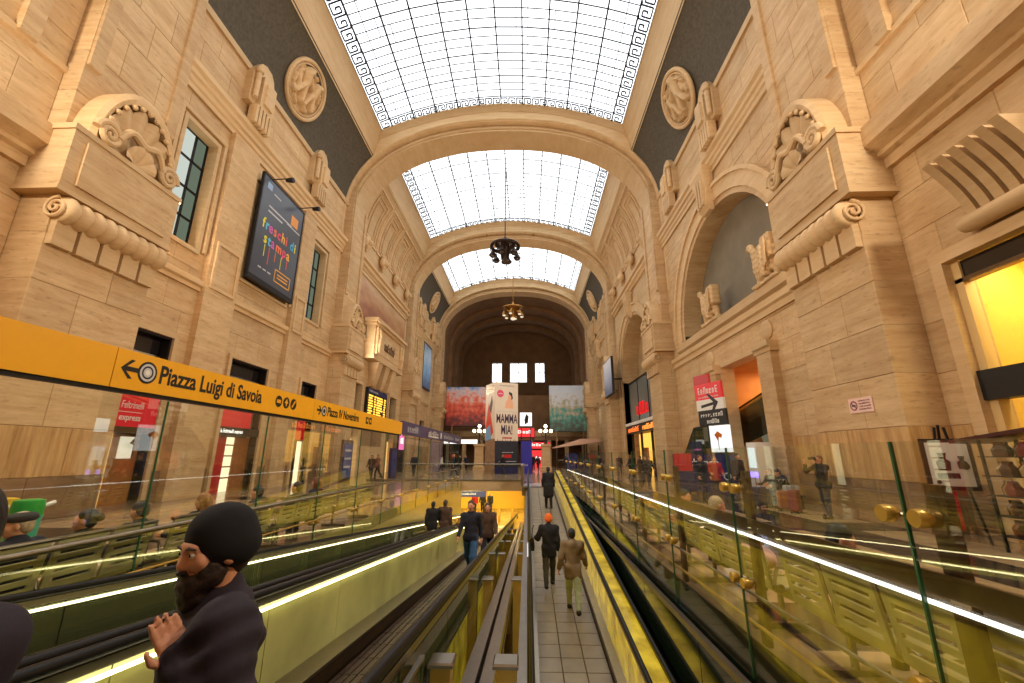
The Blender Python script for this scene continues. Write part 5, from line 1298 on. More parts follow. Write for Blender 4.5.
# ================================================================== medallions
def medallion(s, yc, zc, R, label, seed):
    t = thing('medallion', label, 'medallion', (s*11.32, yc, zc), group='round relief medallions')
    t.rotation_euler = (0, s*math.radians(-22), 0)
    dx = -s
    m = MB(); m.tube([(dx*.1, R*math.cos(2*PI*k/48), R*math.sin(2*PI*k/48)) for k in range(48)], .13, 8, closed=True); m.build('outer_rim', STONE_SM, t, smooth=True)
    m = MB(); m.tube([(dx*.12, R*.88*math.cos(2*PI*k/48), R*.88*math.sin(2*PI*k/48)) for k in range(48)], .05, 8, closed=True); m.build('inner_rim', STONE_SM, t, smooth=True)
    rs_ = np.random.RandomState(seed); n = 44; g = np.linspace(-1, 1, n); U, W = np.meshgrid(g, g, indexing='ij'); H = np.full(U.shape, .03)
    def cap(a, b, r, h):
        a, b = np.array(a), np.array(b); ba = b-a; P = np.stack([U, W], -1)-a; tt = np.clip((P@ba)/(ba@ba+1e-9), 0, 1); d = np.linalg.norm(P-tt[..., None]*ba, axis=-1)/r
        return h*np.sqrt(np.maximum(0, 1-d*d))
    figs = [((-.25, .1), (-.3, .5), .17, .2), ((-.3, .62), (-.28, .68), .13, .22), ((-.25, .1), (-.5, -.45), .12, .18), ((-.2, .05), (.0, -.5), .12, .18), ((-.2, .4), (.1, .2), .08, .2), ((.3, .0), (.35, .35), .15, .2), ((.35, .5), (.36, .55), .12, .22), ((.3, 0), (.15, -.5), .11, .18), ((.3, 0), (.55, -.4), .11, .18), ((-.1, -.6), (.5, -.65), .1, .12), ((.45, .3), (.65, .0), .07, .18), ((-.6, .2), (-.55, -.1), .1, .12)]
    for a, b, r, h in figs: H = np.maximum(H, cap(np.array(a)+rs_.uniform(-.07, .07, 2), np.array(b)+rs_.uniform(-.07, .07, 2), r, h*2.2)+.03)
    for _ in range(26):
        q = rs_.uniform(0, 2*PI); H = np.maximum(H, cap((.72*math.cos(q), .72*math.sin(q)), (.76*math.cos(q+.1), .76*math.sin(q+.1)), .07, .22)+.03)
    m = MB(); V = []; Fc = []
    rr = np.sqrt(U**2+W**2)
    for i in range(n):
        for j in range(n):
            r = rr[i, j]; k = 1 if r < .95 else .95/r
            V.append((dx*(H[i, j] if r < .95 else .02), U[i, j]*k*R*.95, W[i, j]*k*R*.95))
    for i in range(n-1):
        for j in range(n-1):
            if min(rr[i, j], rr[i+1, j], rr[i, j+1], rr[i+1, j+1]) < .98: a = i*n+j; Fc.append((a, a+1, a+n+1, a+n))
    m.add(V, Fc); m.build('relief', STONE_SM, t, smooth=True)
medallion(-1, 20.3, 22.9, 1.62, 'round stone relief medallion on the left grey cove above the banner', 1)
medallion(1, 21.5, 22.75, 1.62, 'round stone relief medallion on the right grey cove above the niche', 2)
medallion(-1, 57, 22.9, 1.55, 'small far medallion on the left grey cove of the third bay', 3)
medallion(1, 57, 22.9, 1.55, 'small far medallion on the right grey cove of the third bay', 4)
# ================================================================== eagles on the niche sill
def eagle(loc, label):
    t = thing('eagle_statue', label, 'statue', loc, rz=0, group='stone eagles in the niche')
    pr = [ell((0, .0, .95), (.30, .42, .62)), ell((-.05, .12, 1.45), (.22, .25, .35)), seg((-.05, .12, 1.55), (-.12, .30, 1.92), .2, .15), ell((-.14, .36, 2.0), (.15, .19, .16)), seg((-.16, .5, 2.0), (-.17, .64, 1.9), .07, .025),
          seg((-.05, .12, .5), (-.05, .2, .05), .14, .12), seg((.05, -.22, .5), (.05, -.15, .05), .14, .12), ell((0, .1, .05), (.3, .4, .08)),
          rbx((.12, -.55, 1.25), (.22, .38, .72), .1, rot=(.12, 0, 0)), rbx((.05, -.75, 1.5), (.26, .34, .55), .1), rbx((-.12, -.45, 1.0), (.2, .16, .7), .08), seg((.1, -.8, .7), (.1, -1.0, .15), .2, .12), rbx((.1, -.5, .08), (.4, .95, .08), .03)]
    def feath(X, Y, Z): return .025*np.sin(Z*26+3*np.sin(Y*9))*np.cos(Y*22)
    sculpt_obj('carving', pr, [STONE_SM], t, .035, .09, noise=feath)
    m = MB()
    for k in range(6): m.bar((-.16-.03*k, -.25-.13*k, .55+.03*k), (-.14-.02*k, -.22-.13*k, 1.8+.02*k), .05, .09)
    m.build('wing_feathers', STONE_SM, t)
eagle((11.95, 17.0, 8.55), 'carved stone eagle perched at the near end of the niche sill')
eagle((11.95, 22.6, 8.55), 'carved stone eagle perched at the far end of the niche sill')
# ================================================================== kiosk tower
kt = thing('advertising_tower', 'tall poster tower reading MAMMA MIA! in the middle of the hall', 'poster tower', (-.6, 42.6, 0), rz=math.radians(27))
CREAM = plain('cream_poster', (226, 210, 190), .5, noise=.04); NIGHT = plain('night_poster', (24, 30, 48), .5, noise=.3, nscale=3); MAROON = plain('mamma_print', (52, 24, 62), .5)
m = MB(); m.box(-1.2, 1.2, -1.2, 1.2, 0, 8.5); m.build('core', IRON, kt)
F = frame((-1.2, -1.2, 0), (1, 0, 0), (0, 0, 1))
plate(kt, F, 0, 2.4, 3.0, 8.6, 0, .05, CREAM, 'front_poster'); plate(kt, F, 0, 2.4, .6, 3.0, 0, .05, NIGHT, 'night_poster'); plate(kt, F, 0, 2.4, 0, .6, 0, .05, NAVY, 'base')
for k in range(14): x = .08+k*.17; h = 2.9+.35*abs(math.sin(k*1.9)); shape(kt, F, [(x-.1, 2.6), (x+.1, 2.6), (x, h)], .05, .06, NIGHT, 'fir_print')
text('MAMMA', 1.22, F @ Matrix.Translation((1.2, 5.05, .06)), MAROON, kt, align='CENTER', sx=.50, bold=.018); text('MIA!', 1.22, F @ Matrix.Translation((1.2, 4.0, .06)), MAROON, kt, align='CENTER', sx=.52, bold=.018)
plate(kt, F, .1, 2.3, 5.75, 5.79, .05, .06, GREYP, 'rule'); plate(kt, F, .75, 1.75, 3.22, 3.34, .05, .06, RED, 'red_line'); disc(kt, F, .5, 7.5, 0, .36, .05, .06, plain('pink_disc', (222, 60, 110), .5), 'pink_disc'); pseudo(kt, F @ Matrix.Translation((0, 0, .06)), .25, 7.5, .5, .12, WHITE, 6, 31)
SKINP = plain('skin_print', (236, 176, 138), .5)
shape(kt, F, [(1.0, 6.1), (1.9, 6.1), (1.85, 6.7), (1.7, 7.0), (1.72, 7.3), (1.5, 7.45), (1.3, 7.3), (1.32, 7.0), (1.1, 6.7)], .05, .06, SKINP, 'figure_print'); shape(kt, F, [(1.45, 7.75), (1.75, 7.6), (1.85, 7.1), (1.7, 6.9), (1.66, 7.3), (1.4, 7.5)], .06, .065, BLACK, 'hair_print'); pseudo(kt, F @ Matrix.Translation((0, 0, .05)), .4, 8.3, 1.6, .09, MAROON, 16, 32)
plate(kt, F, .9, 1.7, 1.45, 1.75, .05, .06, RED, 'red_patch'); pseudo(kt, F @ Matrix.Translation((0, 0, .05)), .7, 1.95, 1.2, .08, WHITE, 10, 33); plate(kt, F, .4, 2.2, 1.1, 1.14, .05, .06, GREYP, 'rule')
F = frame((-1.2, 1.2, 0), (0, -1, 0), (0, 0, 1))
plate(kt, F, 0, 2.4, 3.2, 8.6, 0, .05, CREAM, 'side_poster'); plate(kt, F, 0, 2.4, 0, 3.2, 0, .05, plain('tan_poster', (150, 120, 90), .5, noise=.3, nscale=3), 'lower_side_poster'); plate(kt, F, .2, 2.2, 7.6, 8.4, .05, .06, STEEL_DK, 'title_print')
shape(kt, F, [(.1, 4.4), (.9, 6.8), (1.2, 6.0), (2.1, 3.8), (1.5, 3.4), (.4, 3.6)], .05, .06, plain('vermilion_print', (222, 70, 40), .5), 'dress_print'); shape(kt, F, [(1.0, 6.2), (1.7, 7.4), (1.9, 6.6), (1.5, 5.6)], .06, .065, plain('brown_print', (90, 50, 34), .5), 'figure_print'); shape(kt, F, [(.1, 3.0), (1.6, 3.2), (1.3, 4.6), (.3, 4.2)], .06, .07, plain('sky_print', (120, 176, 224), .5), 'blue_print'); pseudo(kt, F @ Matrix.Translation((0, 0, .06)), .4, 8.0, 1.6, .4, CREAM, 6, 34)
nv = thing('blue_totem', 'deep blue slab leaning on the right of the poster tower', 'totem', (1.75, 42.2, 0)); m = MB(); m.box(-.42, .62, -.3, .3, 0, 3.0); m.build('slab', plain('ultramarine', (36, 32, 150), .4), nv); F = frame((-.42, -.3, 0), (1, 0, 0), (0, 0, 1)); pseudo(nv, F, .3, .8, .4, .2, GREYP, 3, 35)
# ================================================================== billboards at the far end
for k, (x0, x1, z0, z1, lab, mt) in enumerate(((-10.6, -4.3, 6.0, 12.0, 'red and blue landscape billboard on posts at the far left', print_mat('red_billboard', [(.12, (40, 22, 40)), (.32, (110, 30, 30)), (.45, (206, 66, 40)), (.55, (226, 110, 80)), (.66, (214, 190, 190)), (.8, (90, 140, 200)), (1, (60, 110, 190))], 2.2, .45)),
                                              (5.4, 11.5, 5.2, 12.2, 'pale city landscape billboard on posts at the far right', print_mat('pale_billboard', [(.15, (40, 48, 44)), (.32, (80, 96, 84)), (.42, (70, 150, 140)), (.5, (170, 160, 130)), (.6, (200, 206, 214)), (.9, (176, 196, 222))], 2.4, .45)))):
    t = thing('billboard', lab, 'billboard', (0, 66.0, 0), group='billboards at the end of the hall')
    m = MB(); m.box(x0, x1, -.1, .1, z0, z1); m.build('picture', mt, t)
    m = MB(); m.box(x0-.08, x1+.08, .1, .25, z0-.08, z1+.08); m.build('frame', IRON, t)
    for x in (x0+1, x1-1): m = MB(); m.box(x-.12, x+.12, -.05, .3, 0, z0); m.build('post', STEEL_DK, t)
# ================================================================== gallery and shops at the end of the hall
gl = struct('wall_back', 'stone gallery and shop row closing the far end of the hall')
m = MB(); m.box(-11.5, 11.5, 70, 76, 4.0, 4.6); m.build('gallery_slab', STONE_DK, gl)
m = MB(); m.box(-11.5, 11.5, 69.9, 70.1, 4.6, 5.5); m.build('parapet', STONE_FAR, gl)
for k in range(9): m = MB(); x = -11+2.75*k; m.box(x-.3, x+.3, 70, 70.6, 0, 4.0); m.build('column', STONE_FAR, gl)
m = MB(); m.box(-11.5, 11.5, 75.6, 76, 0, 12); m.build('shop_wall', VAULT_DK, gl)
LITW = emis('shop_white', (1, .95, .85, 1), 1.6); LITR = emis('shop_red', (.9, .05, .05, 1), 1.1)
for k, (x0, x1, z0, z1, mt, y, nm, lab) in enumerate(((-9.5, -4.9, 3.2, 3.75, LITW, 59.5, 'light_fascia', 'long white lit fascia over the far left shops'), (-.6, 3.1, 4.5, 5.9, LITR, 69.5, 'red_sign', 'red lit shop sign behind the poster tower'), (1.9, 5.6, 2.7, 3.7, LITR, 69.5, 'red_sign', 'wide red lit sign over the far shop entrance'), (2.6, 4.2, 0, 2.4, LITR, 64, 'red_sign', 'red vending panel standing at the far shop entrance'), (.8, 2.7, 6.2, 8.3, LITW, 68.9, 'lit_poster', 'white lit poster above the red shop sign'))):
    t = thing(nm, lab, 'sign', (0, y, 0)); m = MB(); m.box(x0, x1, -.1, .1, z0, z1); m.build('panel', mt, t); m = MB(); m.box(x0-.05, x1+.05, .1, .2, z0-.05, z1+.05); m.build('backing', IRON, t)
    if z0 < 3.1 and z0 > 2 or k == 1 or k == 3: pseudo(t, frame((x0, -.1, (z0+z1)/2), (1, 0, 0), (0, 0, 1)), (x1-x0)*.15, .1, (x1-x0)*.7, min(.5, (z1-z0)*.4), LITW if k != 4 else IRON, 6, 40+k, .01)
    if k == 4: shape(t, frame((x0, -.1, z0), (1, 0, 0), (0, 0, 1)), [(.8, .2), (1.3, .5), (1.4, 1.5), (1.0, 1.9), (.7, 1.0)], 0, .01, IRON, 'dark_print')
    if z0 > .1:
        m = MB()
        for x in (x0+.2, x1-.2): m.box(x-.06, x+.06, .21, .33, 0, z1)
        m.build('post', IRON, t)
aw = thing('awning', 'pinkish slanted awning roof over the far right shops', 'awning', (0, 60, 0)); m = MB(); m.prism([(5.5, 2.6), (11.5, 3.4), (11.5, 3.7), (9, 3.8), (5.5, 2.75)], -3, 3, 'Y'); m.build('roof', plain('pink_awning', (206, 164, 140), .6), aw)
for x in (5.8, 11.2): m = MB(); m.box(x-.06, x+.06, -2.9, -2.8, 0, 3.0 if x > 8 else 2.6); m.build('post', IRON, aw)
rl = thing('terrace_railing', 'low terrace railing before the far right shops', 'railing', (0, 56, 0))
for k in range(8): m = MB(); m.box(6+.8*k, 6.05+.8*k, -.03, .03, 0, 1.1); m.build('baluster', IRON, rl)
m = MB(); m.box(5.9, 11.8, -.04, .04, 1.05, 1.15); m.build('top_rail', STEEL, rl); m = MB(); m.box(8, 9.5, -.06, -.04, .2, 1.0); m.build('blue_panel', NAVY, rl)
# candelabra lamps on pedestals
for k, (x, lab) in enumerate(((-3.7, 'lit candelabra lamp on a stone pedestal left of the poster tower'), (4.1, 'lit candelabra lamp on a stone pedestal right of the poster tower'))):
    t = thing('candelabra', lab, 'lamp post', (x, 51.0, 0), group='candelabra lamps')
    m = MB(); m.loft([[(-a, -a, z), (a, -a, z), (a, a, z), (-a, a, z)] for a, z in ((.62, 0), (.62, .4), (.5, .45), (.46, 2.6), (.6, 2.75), (.6, 2.95))]); m.build('pedestal', STONE_SM, t)
    m = MB(); m.lathe([(.2, 2.95), (.14, 3.3), (.07, 3.5), (.06, 4.6), (.1, 4.7), (0, 4.75)], (0, 0, 0), 12); m.build('stem', IRON, t, smooth=40)
    G = emis('globe_light', (1, .88, .55, 1), 7.0)
    for j in range(5):
        a = 2*PI*j/4; x_, y_, z_ = (0, 0, 5.0) if j == 4 else (math.cos(a)*.62, math.sin(a)*.62, 4.45)
        m = MB(); m.lathe([(0, -.2), (.14, -.16), (.2, 0), (.14, .16), (0, .2)], (x_, y_, z_), 14); m.build('globe', G, t, smooth=True)
        if j < 4: m = MB(); m.tube([(0, 0, 3.9), (x_*.6, y_*.6, 3.85), (x_, y_, 4.25)], .035, 6); m.build('arm', IRON, t, smooth=True)
# ================================================================== small things on the left floor
for k, (x, y, z0, z1, mt, lab) in enumerate(((-11.2, 44.8, 2.2, 4.2, emis('magenta_screen', (1, .18, .5, 1), 1.3), 'narrow glowing pink screen past the second left pier'), (-11.2, 48.6, .8, 4.2, emis('pink_screen', (.9, .35, .75, 1), 1.2), 'wider pink and violet screen farther along the left wall'))):
    t = thing('advert_screen', lab, 'screen', (x, y, 0)); m = MB(); m.box(-.1, .1, -1.0, 1.0, 0, z1+.1); m.build('case', IRON, t); m = MB(); m.box(.1, .12, -.9, .9, z0, z1); m.build('picture', mt, t); m = MB(); m.box(.12, .13, -.5, .5, z0+.6, z1-.8); m.build('white_print', LITW, t)
t = thing('information_totem', 'blue information totem standing by the far left doorway', 'totem', (-9.6, 27.6, 0)); m = MB(); m.box(-.08, .08, -.75, .75, 0, 2.6); m.build('case', STEEL, t); m = MB(); m.box(.08, .1, -.65, .65, .3, 2.4); m.build('panel', plain('blue_panel', (44, 84, 150), .4), t)
for z in (.9, 1.4, 1.9): m = MB(); m.box(.1, .11, -.5, .5, z, z+.12); m.build('print_line', GREYP, t)
t = thing('information_totem', 'dark blue totem standing near the pink screens', 'totem', (-8.4, 33.5, 0)); m = MB(); m.box(-.1, .1, -.7, .7, 0, 2.2); m.build('case', NAVY, t); m = MB(); m.box(.1, .12, -.6, .6, .2, 2.0); m.build('panel', plain('mid_blue', (40, 60, 130), .4), t)
def recycling_bin(loc, col, lidcol, lab):
    t = thing('recycling_bin', lab, 'bin', loc, group='recycling bins behind the seats')
    m = MB(); m.lathe([(0, 0), (.11, 0), (.14, .95), (.15, 1.0), (0, 1.0)], (0, 0, 0), 20); m.build('body', plain('b'+lidcol[1], col, .3), t, smooth=40)
    m = MB(); m.lathe([(.12, .98), (.14, 1.0), (.145, 1.1), (.135, 1.17), (.1, 1.18)], (0, 0, 0), 28); m.build('lid_rim', plain('l'+lidcol[1], lidcol[0], .35), t, smooth=40)
    m = MB(); m.tube([(.08, .1, 1.1), (.1, .2, 1.13)], .025, 8); m.build('handle', WHITE, t)
recycling_bin((-4.0, 5.15, 0), (70, 170, 140), ((30, 150, 60), 'green'), 'teal recycling bin with a green rim behind the man in the cap')
recycling_bin((-4.0, 4.66, 0), (110, 150, 150), ((30, 90, 180), 'blue'), 'recycling bin with a blue rim at the left picture edge')
recycling_bin((-4.45, 5.25, 0), (190, 180, 90), ((220, 180, 40), 'yellow'), 'recycling bin with a yellow rim between the blue and green bins')
# luggage
def suitcase(loc, rz, mt, lab, h=.62):
    t = thing('suitcase', lab, 'suitcase', loc, rz, group='luggage on the right floor')
    pr = [rbx((0, 0, h/2+.06), (.22, .13, h/2), .05)]; sculpt_obj('shell', pr, [mt], t, .02, .01)
    m = MB(); m.tube([(-.1, 0, h+.06), (-.1, 0, h+.4), (.1, 0, h+.4), (.1, 0, h+.06)], .012, 6); m.build('pull_handle', STEEL, t)
    for x in (-.17, .17):
        for y in (-.09, .09): m = MB(); m.lathe([(0, -.015), (.035, -.015), (.035, .015), (0, .015)], (x, y, .035), 12, 'X'); m.build('wheel', RUBBER, t)
suitcase((9.8, 15.55, 0), .4, plain('navy_case', (34, 36, 60), .4), 'dark blue suitcase beside the seated travellers'); suitcase((10.2, 14.8, 0), -.3, plain('tan_case', (150, 86, 36), .5), 'tan leather suitcase in the luggage group', .55); suitcase((10.15, 14.2, 0), .8, plain('rust_case', (130, 46, 24), .5), 'rust red suitcase nearest the photographer'); suitcase((10.6, 15.1, 0), 0, plain('grey_case', (170, 170, 170), .4), 'pale grey suitcase behind the tan one', .7)
for k, (x, y) in enumerate(((11.1, 15.95),)):
    t = thing('bench', 'dark low bench under the two seated travellers on the right', 'bench', (x-.3, y, 0)); m = MB(); m.box(-.25, .25, -.85, .85, .38, .44); m.build('seat', IRON, t)
    for yy in (-.75, .75): m = MB(); m.box(-.2, .2, yy-.03, yy+.03, 0, .38); m.build('leg', IRON, t)
# planter / bin cabinet far right edge: lower passage sign
t = thing('passage_sign', 'dark blue hanging sign in the lower passage', 'sign', (-2.6, 36, 0)); m = MB(); m.box(-1.2, 1.2, -.05, .05, -1.55, -.8); m.build('board', NAVY, t); pseudo(t, frame((0, -.05, -1.05), (1, 0, 0), (0, 0, 1)), -.9, 0, 1.7, .16, GREYP, 10, 51, .01); pseudo(t, frame((0, -.05, -1.32), (1, 0, 0), (0, 0, 1)), -.9, 0, 1.3, .12, GREYP, 10, 52, .01)
for x in (-1, 1): m = MB(); m.box(x-.02, x+.02, -.02, .02, -.8, -.5); m.build('hanger', IRON, t)
pc = struct('ceiling', 'lit ceiling of the lower passage'); m = MB(); m.box(-9, 1.8, 30, 42, -.55, -.5); m.build('slab', LOWER_W, pc)
for y in (32, 35, 38): m = MB(); m.box(-7, 1, y-.15, y+.15, -.6, -.56); m.build('hidden_tube_lamp', emis('passage_tube', (1, .82, .35, 1), 55.0), pc)
for k in range(5):
    t = thing('bollard', 'short steel bollard, %s from the left in the lower passage' % ['first', 'second', 'third', 'fourth', 'fifth'][k], 'bollard', (-3.2+1.0*k, 33.5, -3.1), group='bollards in the lower passage'); m = MB(); m.lathe([(0, 0), (.09, 0), (.09, .85), (.07, .92), (0, .94)], (0, 0, 0), 12); m.build('shaft', BRASS, t, smooth=40)
# ================================================================== people
SKIN = plain('skin', (206, 146, 112), .5, noise=.08, nscale=20); LIP = plain('lips', (150, 80, 70), .5); EYE = plain('eye', (40, 28, 22), .2); EYEW = plain('eye_white', (220, 214, 206), .3)
def cloth(name, col, r=.85): return plain('cloth_'+name, col, r, noise=.18, nscale=9, bump=.25)
def hairm(name, col): return plain('hair_'+name, col, .55, noise=.3, nscale=40, bump=.3)
def dirv(a, b, sx): a, b = math.radians(a), math.radians(b); return np.array((sx*math.sin(b), math.sin(a)*math.cos(b), -math.cos(a)*math.cos(b)))
POSE = dict(legs=((0, 0), (0, 0)), arms=((0, 8, 12, 0), (0, 8, 12, 0)), lean=0, head=(0, 0), spread=2)
def skeleton(P):
    J = {}; ln = math.radians(P['lean']); up = np.array((0, math.sin(ln), math.cos(ln)))
    J['pel'] = np.zeros(3); J['waist'] = up*.16; J['chest'] = up*.36; J['neck'] = up*.53; J['nb'] = up*.50+np.array((0, -.01, 0))
    J['up'] = up
    for s, k, (th, kn) in ((-1, 'L', P['legs'][0]), (1, 'R', P['legs'][1])):
        h = np.array((s*.085, 0, -.02)); d1 = dirv(th, P['spread'], s); kne = h+d1*.42; d2 = dirv(th-kn, P['spread']*.3, s); an = kne+d2*.41
        ft = math.radians(max(-35, min(20, -(th-kn)*.6 if th-kn < 0 else 0))); f = np.array((s*.03, math.cos(ft), math.sin(ft)*1.0))
        J['hip'+k], J['kn'+k], J['an'+k], J['toe'+k], J['heel'+k] = h, kne, an, an+f*.15+np.array((0, 0, -.05)), an-f*.05+np.array((0, 0, -.05))
    for s, k, A in ((-1, 'L', P['arms'][0]), (1, 'R', P['arms'][1])):
        a, b, e, inn = A[:4]; sh = up*.47+np.array((s*.185, 0, 0)); d = dirv(a, b, s); el = sh+d*.28; d2 = dirv(a+e, b-inn, s); wr = el+d2*.245
        J['sh'+k], J['el'+k], J['wr'+k], J['hd'+k] = sh, el, wr, d2
    hy, hp = map(math.radians, P['head']); R = rotm((hp, 0, hy)); c = up*.62+np.array((0, .025, 0)); J['head'] = c+R@np.array((0, .01, .06)); J['hR'] = R
    z = min(J['toeL'][2], J['toeR'][2], J['heelL'][2], J['heelR'][2])-.035
    J['z0'] = -z; return J
def head_prims(J, lod, hair, hat=None, beard=False):
    c, R = J['head'], J['hR']; W = lambda x, y, z: c+R@np.array((x, y, z)); e = Euler(Matrix(R.tolist()).to_euler()); q = []
    E_ = lambda p, r, t=0, k=None: q.append(('e', W(*p), np.array(r, float), R, 0, t, k))
    E_((0, -.012, .03), (.074, .095, .088)); E_((0, .012, -.035), (.062, .078, .085)); E_((0, .052, -.085), (.036, .034, .034))
    q.append(seg(J['nb']-J['up']*.03, W(0, -.02, -.08), .058, .052))
    if lod <= 1:
        E_((0, .082, .022), (.05, .018, .018)); q.append(seg(W(0, .088, .012), W(0, .102, -.028), .009, .014, 0, .012)); E_((.0, .092, -.036), (.019, .013, .009), 0, .01)
        for s in (-1, 1):
            E_((s*.042, .068, -.02), (.026, .02, .024)); E_((s*.078, -.008, -.012), (.012, .024, .034), 0, .008)
            q.append(('c', W(s*.032, .098, .004), np.array((.019, .016, .012)), R, 0, 0, .012)); E_((s*.032, .080, .003), (.014, .012, .010), 2 if lod else 0, .004)
        E_((0, .088, -.066), (.026, .013, .006), 3, .006); E_((0, .086, -.076), (.021, .013, .006), 3, .006)
    return q, W, R
def hand_prims(J, k, s, lod, curl=40):
    wr, d = J['wr'+k], J['hd'+k]/np.linalg.norm(J['hd'+k]); q = []
    side = np.array((0, 1.0, 0)) if abs(d[1]) < .8 else np.array((0, 0, 1.0)); side = side-d*(side@d); side /= np.linalg.norm(side); nrm = np.cross(d, side)*(-s)   # palm faces the body
    pc = wr+d*.05; q.append(seg(wr, wr+d*.03, .027, .03)); M = np.stack([side, nrm, d], 1)
    q.append(('b', pc, np.array((.040, .016, .045)), M, .012, 0, .015))
    r = .0095 if lod == 0 else .0115
    for i, (o, L) in enumerate(((.030, .066), (.010, .075), (-.010, .070), (-.030, .056))):
        b = wr+d*.088+side*o; a1, a2 = math.radians(curl*.5), math.radians(curl*1.3); p1 = b+(d*math.cos(a1)+nrm*math.sin(a1))*L*.55; p2 = p1+(d*math.cos(a2)+nrm*math.sin(a2))*L*.5
        q += [seg(b, p1, r, r*.92, 0, .006), seg(p1, p2, r*.92, r*.75, 0, .006)]
    b = wr+d*.03+side*.034; p1 = b+(d*.6+side*.6+nrm*.35)*.045; p2 = p1+(d*.85+side*.1+nrm*.45)*.034; q += [seg(b, p1, r*1.25, r*1.1, 0, .008), seg(p1, p2, r*1.1, r*.85, 0, .006)]
    return q
def torso_prims(J, g=0.0, fem=0):
    e = math.atan2(J['up'][1], J['up'][2]); rt = (-e, 0, 0); u = J['up']
    return [ell(J['pel']+u*.03, (.155+g, .112+g, .13+g), 0, rt), ell(J['waist']+u*.02, (.142+g, .102+g, .15+g), 0, rt), ell(J['chest'], (.168+g, .112+g, .17+g), 0, rt), seg(J['shL']*.92+J['nb']*.08-u*.015, J['shR']*.92+J['nb']*.08-u*.015, .062+g, .062+g), seg(J['nb']-u*.06, J['nb'], .075+g*.7, .058+g*.5)]
def leg_prims(J, g=0.0, k2='LR'):
    q = []
    for k in k2: q += [seg(J['hip'+k], J['kn'+k], .086+g, .060+g), seg(J['kn'+k], J['an'+k], .058+g, .040+g)]
    return q
def arm_prims(J, g=0.0, cuff=1.0):
    q = []
    for k in 'LR': w = J['el'+k]+(J['wr'+k]-J['el'+k])*cuff; q += [seg(J['sh'+k], J['el'+k], .052+g, .042+g), seg(J['el'+k], w, .042+g, .031+g)]
    return q
def folds(amp, f=16): return lambda X, Y, Z: amp*(np.sin(Z*f*2.1+4*np.sin(X*7))*np.cos(Y*f*1.3+X*9)+.5*np.sin(X*f*2.3+Z*11))
def person(label, loc, rz, pose, top, bottom, shoes, hair=None, hat=None, lod=1, height=1.72, coat='jacket', hood=False, long_hair=False, beard=None, scarf=None, skirt=0, group=None, extra=None, curl=40, seat=None):
    P = dict(POSE); P.update(pose); J = skeleton(P); sc = height/1.735
    t = thing('person', label, 'person', loc, rz, group=group); t.scale = (sc,)*3
    off = np.array((0, 0, J['z0'] if seat is None else seat/sc))
    for k in J:
        if k not in ('up', 'hR', 'z0') and not k.startswith('hd'): J[k] = J[k]+off
    vx = {0: .0078, 1: .0135, 2: .026}[lod]; vc = {0: .012, 1: .016, 2: .028}[lod]
    hp, W, R = head_prims(J, lod, hair, hat)
    HM = hair or hairm('dark', (34, 26, 22))
    cap_ = [('e', W(0, -.022, .045), np.array((.083, .098, .088)), R, 0, 1, None), ('e', W(0, -.06, -.01), np.array((.078, .06, .085)), R, 0, 1, None)]
    if long_hair: cap_ += [seg(W(0, -.07, 0), W(0, -.075, -.2), .075, .06, 1), seg(W(.06, -.02, 0), W(.065, -.03, -.17), .03, .03, 1), seg(W(-.06, -.02, 0), W(-.065, -.03, -.17), .03, .03, 1)]
    face_cut = [('c', W(0, .105, -.05), np.array((.075, .07, .105)), R, 0, 0, .01)]
    hemz = {'jacket': -.06, 'long': -.36, 'parka': -.16, 'sweater': -.03}[coat]; g = {'jacket': .026, 'long': .034, 'parka': .033, 'sweater': .012}[coat]
    jk = torso_prims(J, g)+arm_prims(J, g*.75 if lod else g*1.15, .97)
    if P['legs'][0][0] < 60: jk += [rbx(J['pel']+np.array((0, 0, hemz/2)), (.155+g, .112+g, abs(hemz)/2+.07), .06)]
    if coat == 'long': jk += [seg(J['pel']+np.array((-.05, 0, 0)), J['pel']+np.array((-.07, 0, hemz)), .13+g, .13+g), seg(J['pel']+np.array((.05, 0, 0)), J['pel']+np.array((.07, 0, hemz)), .13+g, .13+g)]
    jk += [seg(J['nb']-J['up']*.05, J['nb']+J['up']*.025, .085, .075)]
    if hood: jk += [ell(J['nb']+np.array((0, -.10, -.02)), (.10, .065, .09)), seg(J['nb']+np.array((-.1, -.02, .0)), J['nb']+np.array((0, -.10, .0)), .035, .045), seg(J['nb']+np.array((.1, -.02, .0)), J['nb']+np.array((0, -.10, .0)), .035, .045)]
    shoe = lambda k: [seg(J['heel'+k]+np.array((0, 0, .02)), J['toe'+k]+np.array((0, .03, .008)), .046, .040), seg(J['an'+k], J['heel'+k]+np.array((0, .02, .02)), .046, .05)]
    if lod == 2:        # far figures: one skin, colours by region
        pr = hp+[(*p[:5], 1, p[6]) for p in cap_]
        jj = [(*p[:5], 2, p[6]) for p in jk]; lg = [(*p[:5], 3, p[6]) for p in leg_prims(J, .014)]; sh = [(*p[:5], 4, p[6]) for p in shoe('L')+shoe('R')]
        hn = [seg(J['wr'+k], J['wr'+k]+J['hd'+k]*.12, .034, .03) for k in 'LR']
        hats = [('e', W(0, -.015, .07), np.array((.092, .105, .07)), R, 0, 5, None)] if hat else []
        pr = pr+jj+lg+sh+hn+hats
        sculpt_obj('body', pr, [SKIN, HM, top, bottom, shoes, hat or HM], t, vx, .03); return t
    body = hp+torso_prims(J)+leg_prims(J)+arm_prims(J)+[seg(J['an'+k], J['toe'+k], .035, .03) for k in 'LR']
    for s, k in ((-1, 'L'), (1, 'R')): body += hand_prims(J, k, s, lod, curl)
    sculpt_obj('body', body, [SKIN, HM, EYE, LIP], t, vx, .025)
    if hair is not None or hat is None:
        sculpt_obj('hair', cap_+face_cut, [HM], t, max(.009, vx), .03, noise=folds(.003, 60) if lod == 0 or long_hair else None)
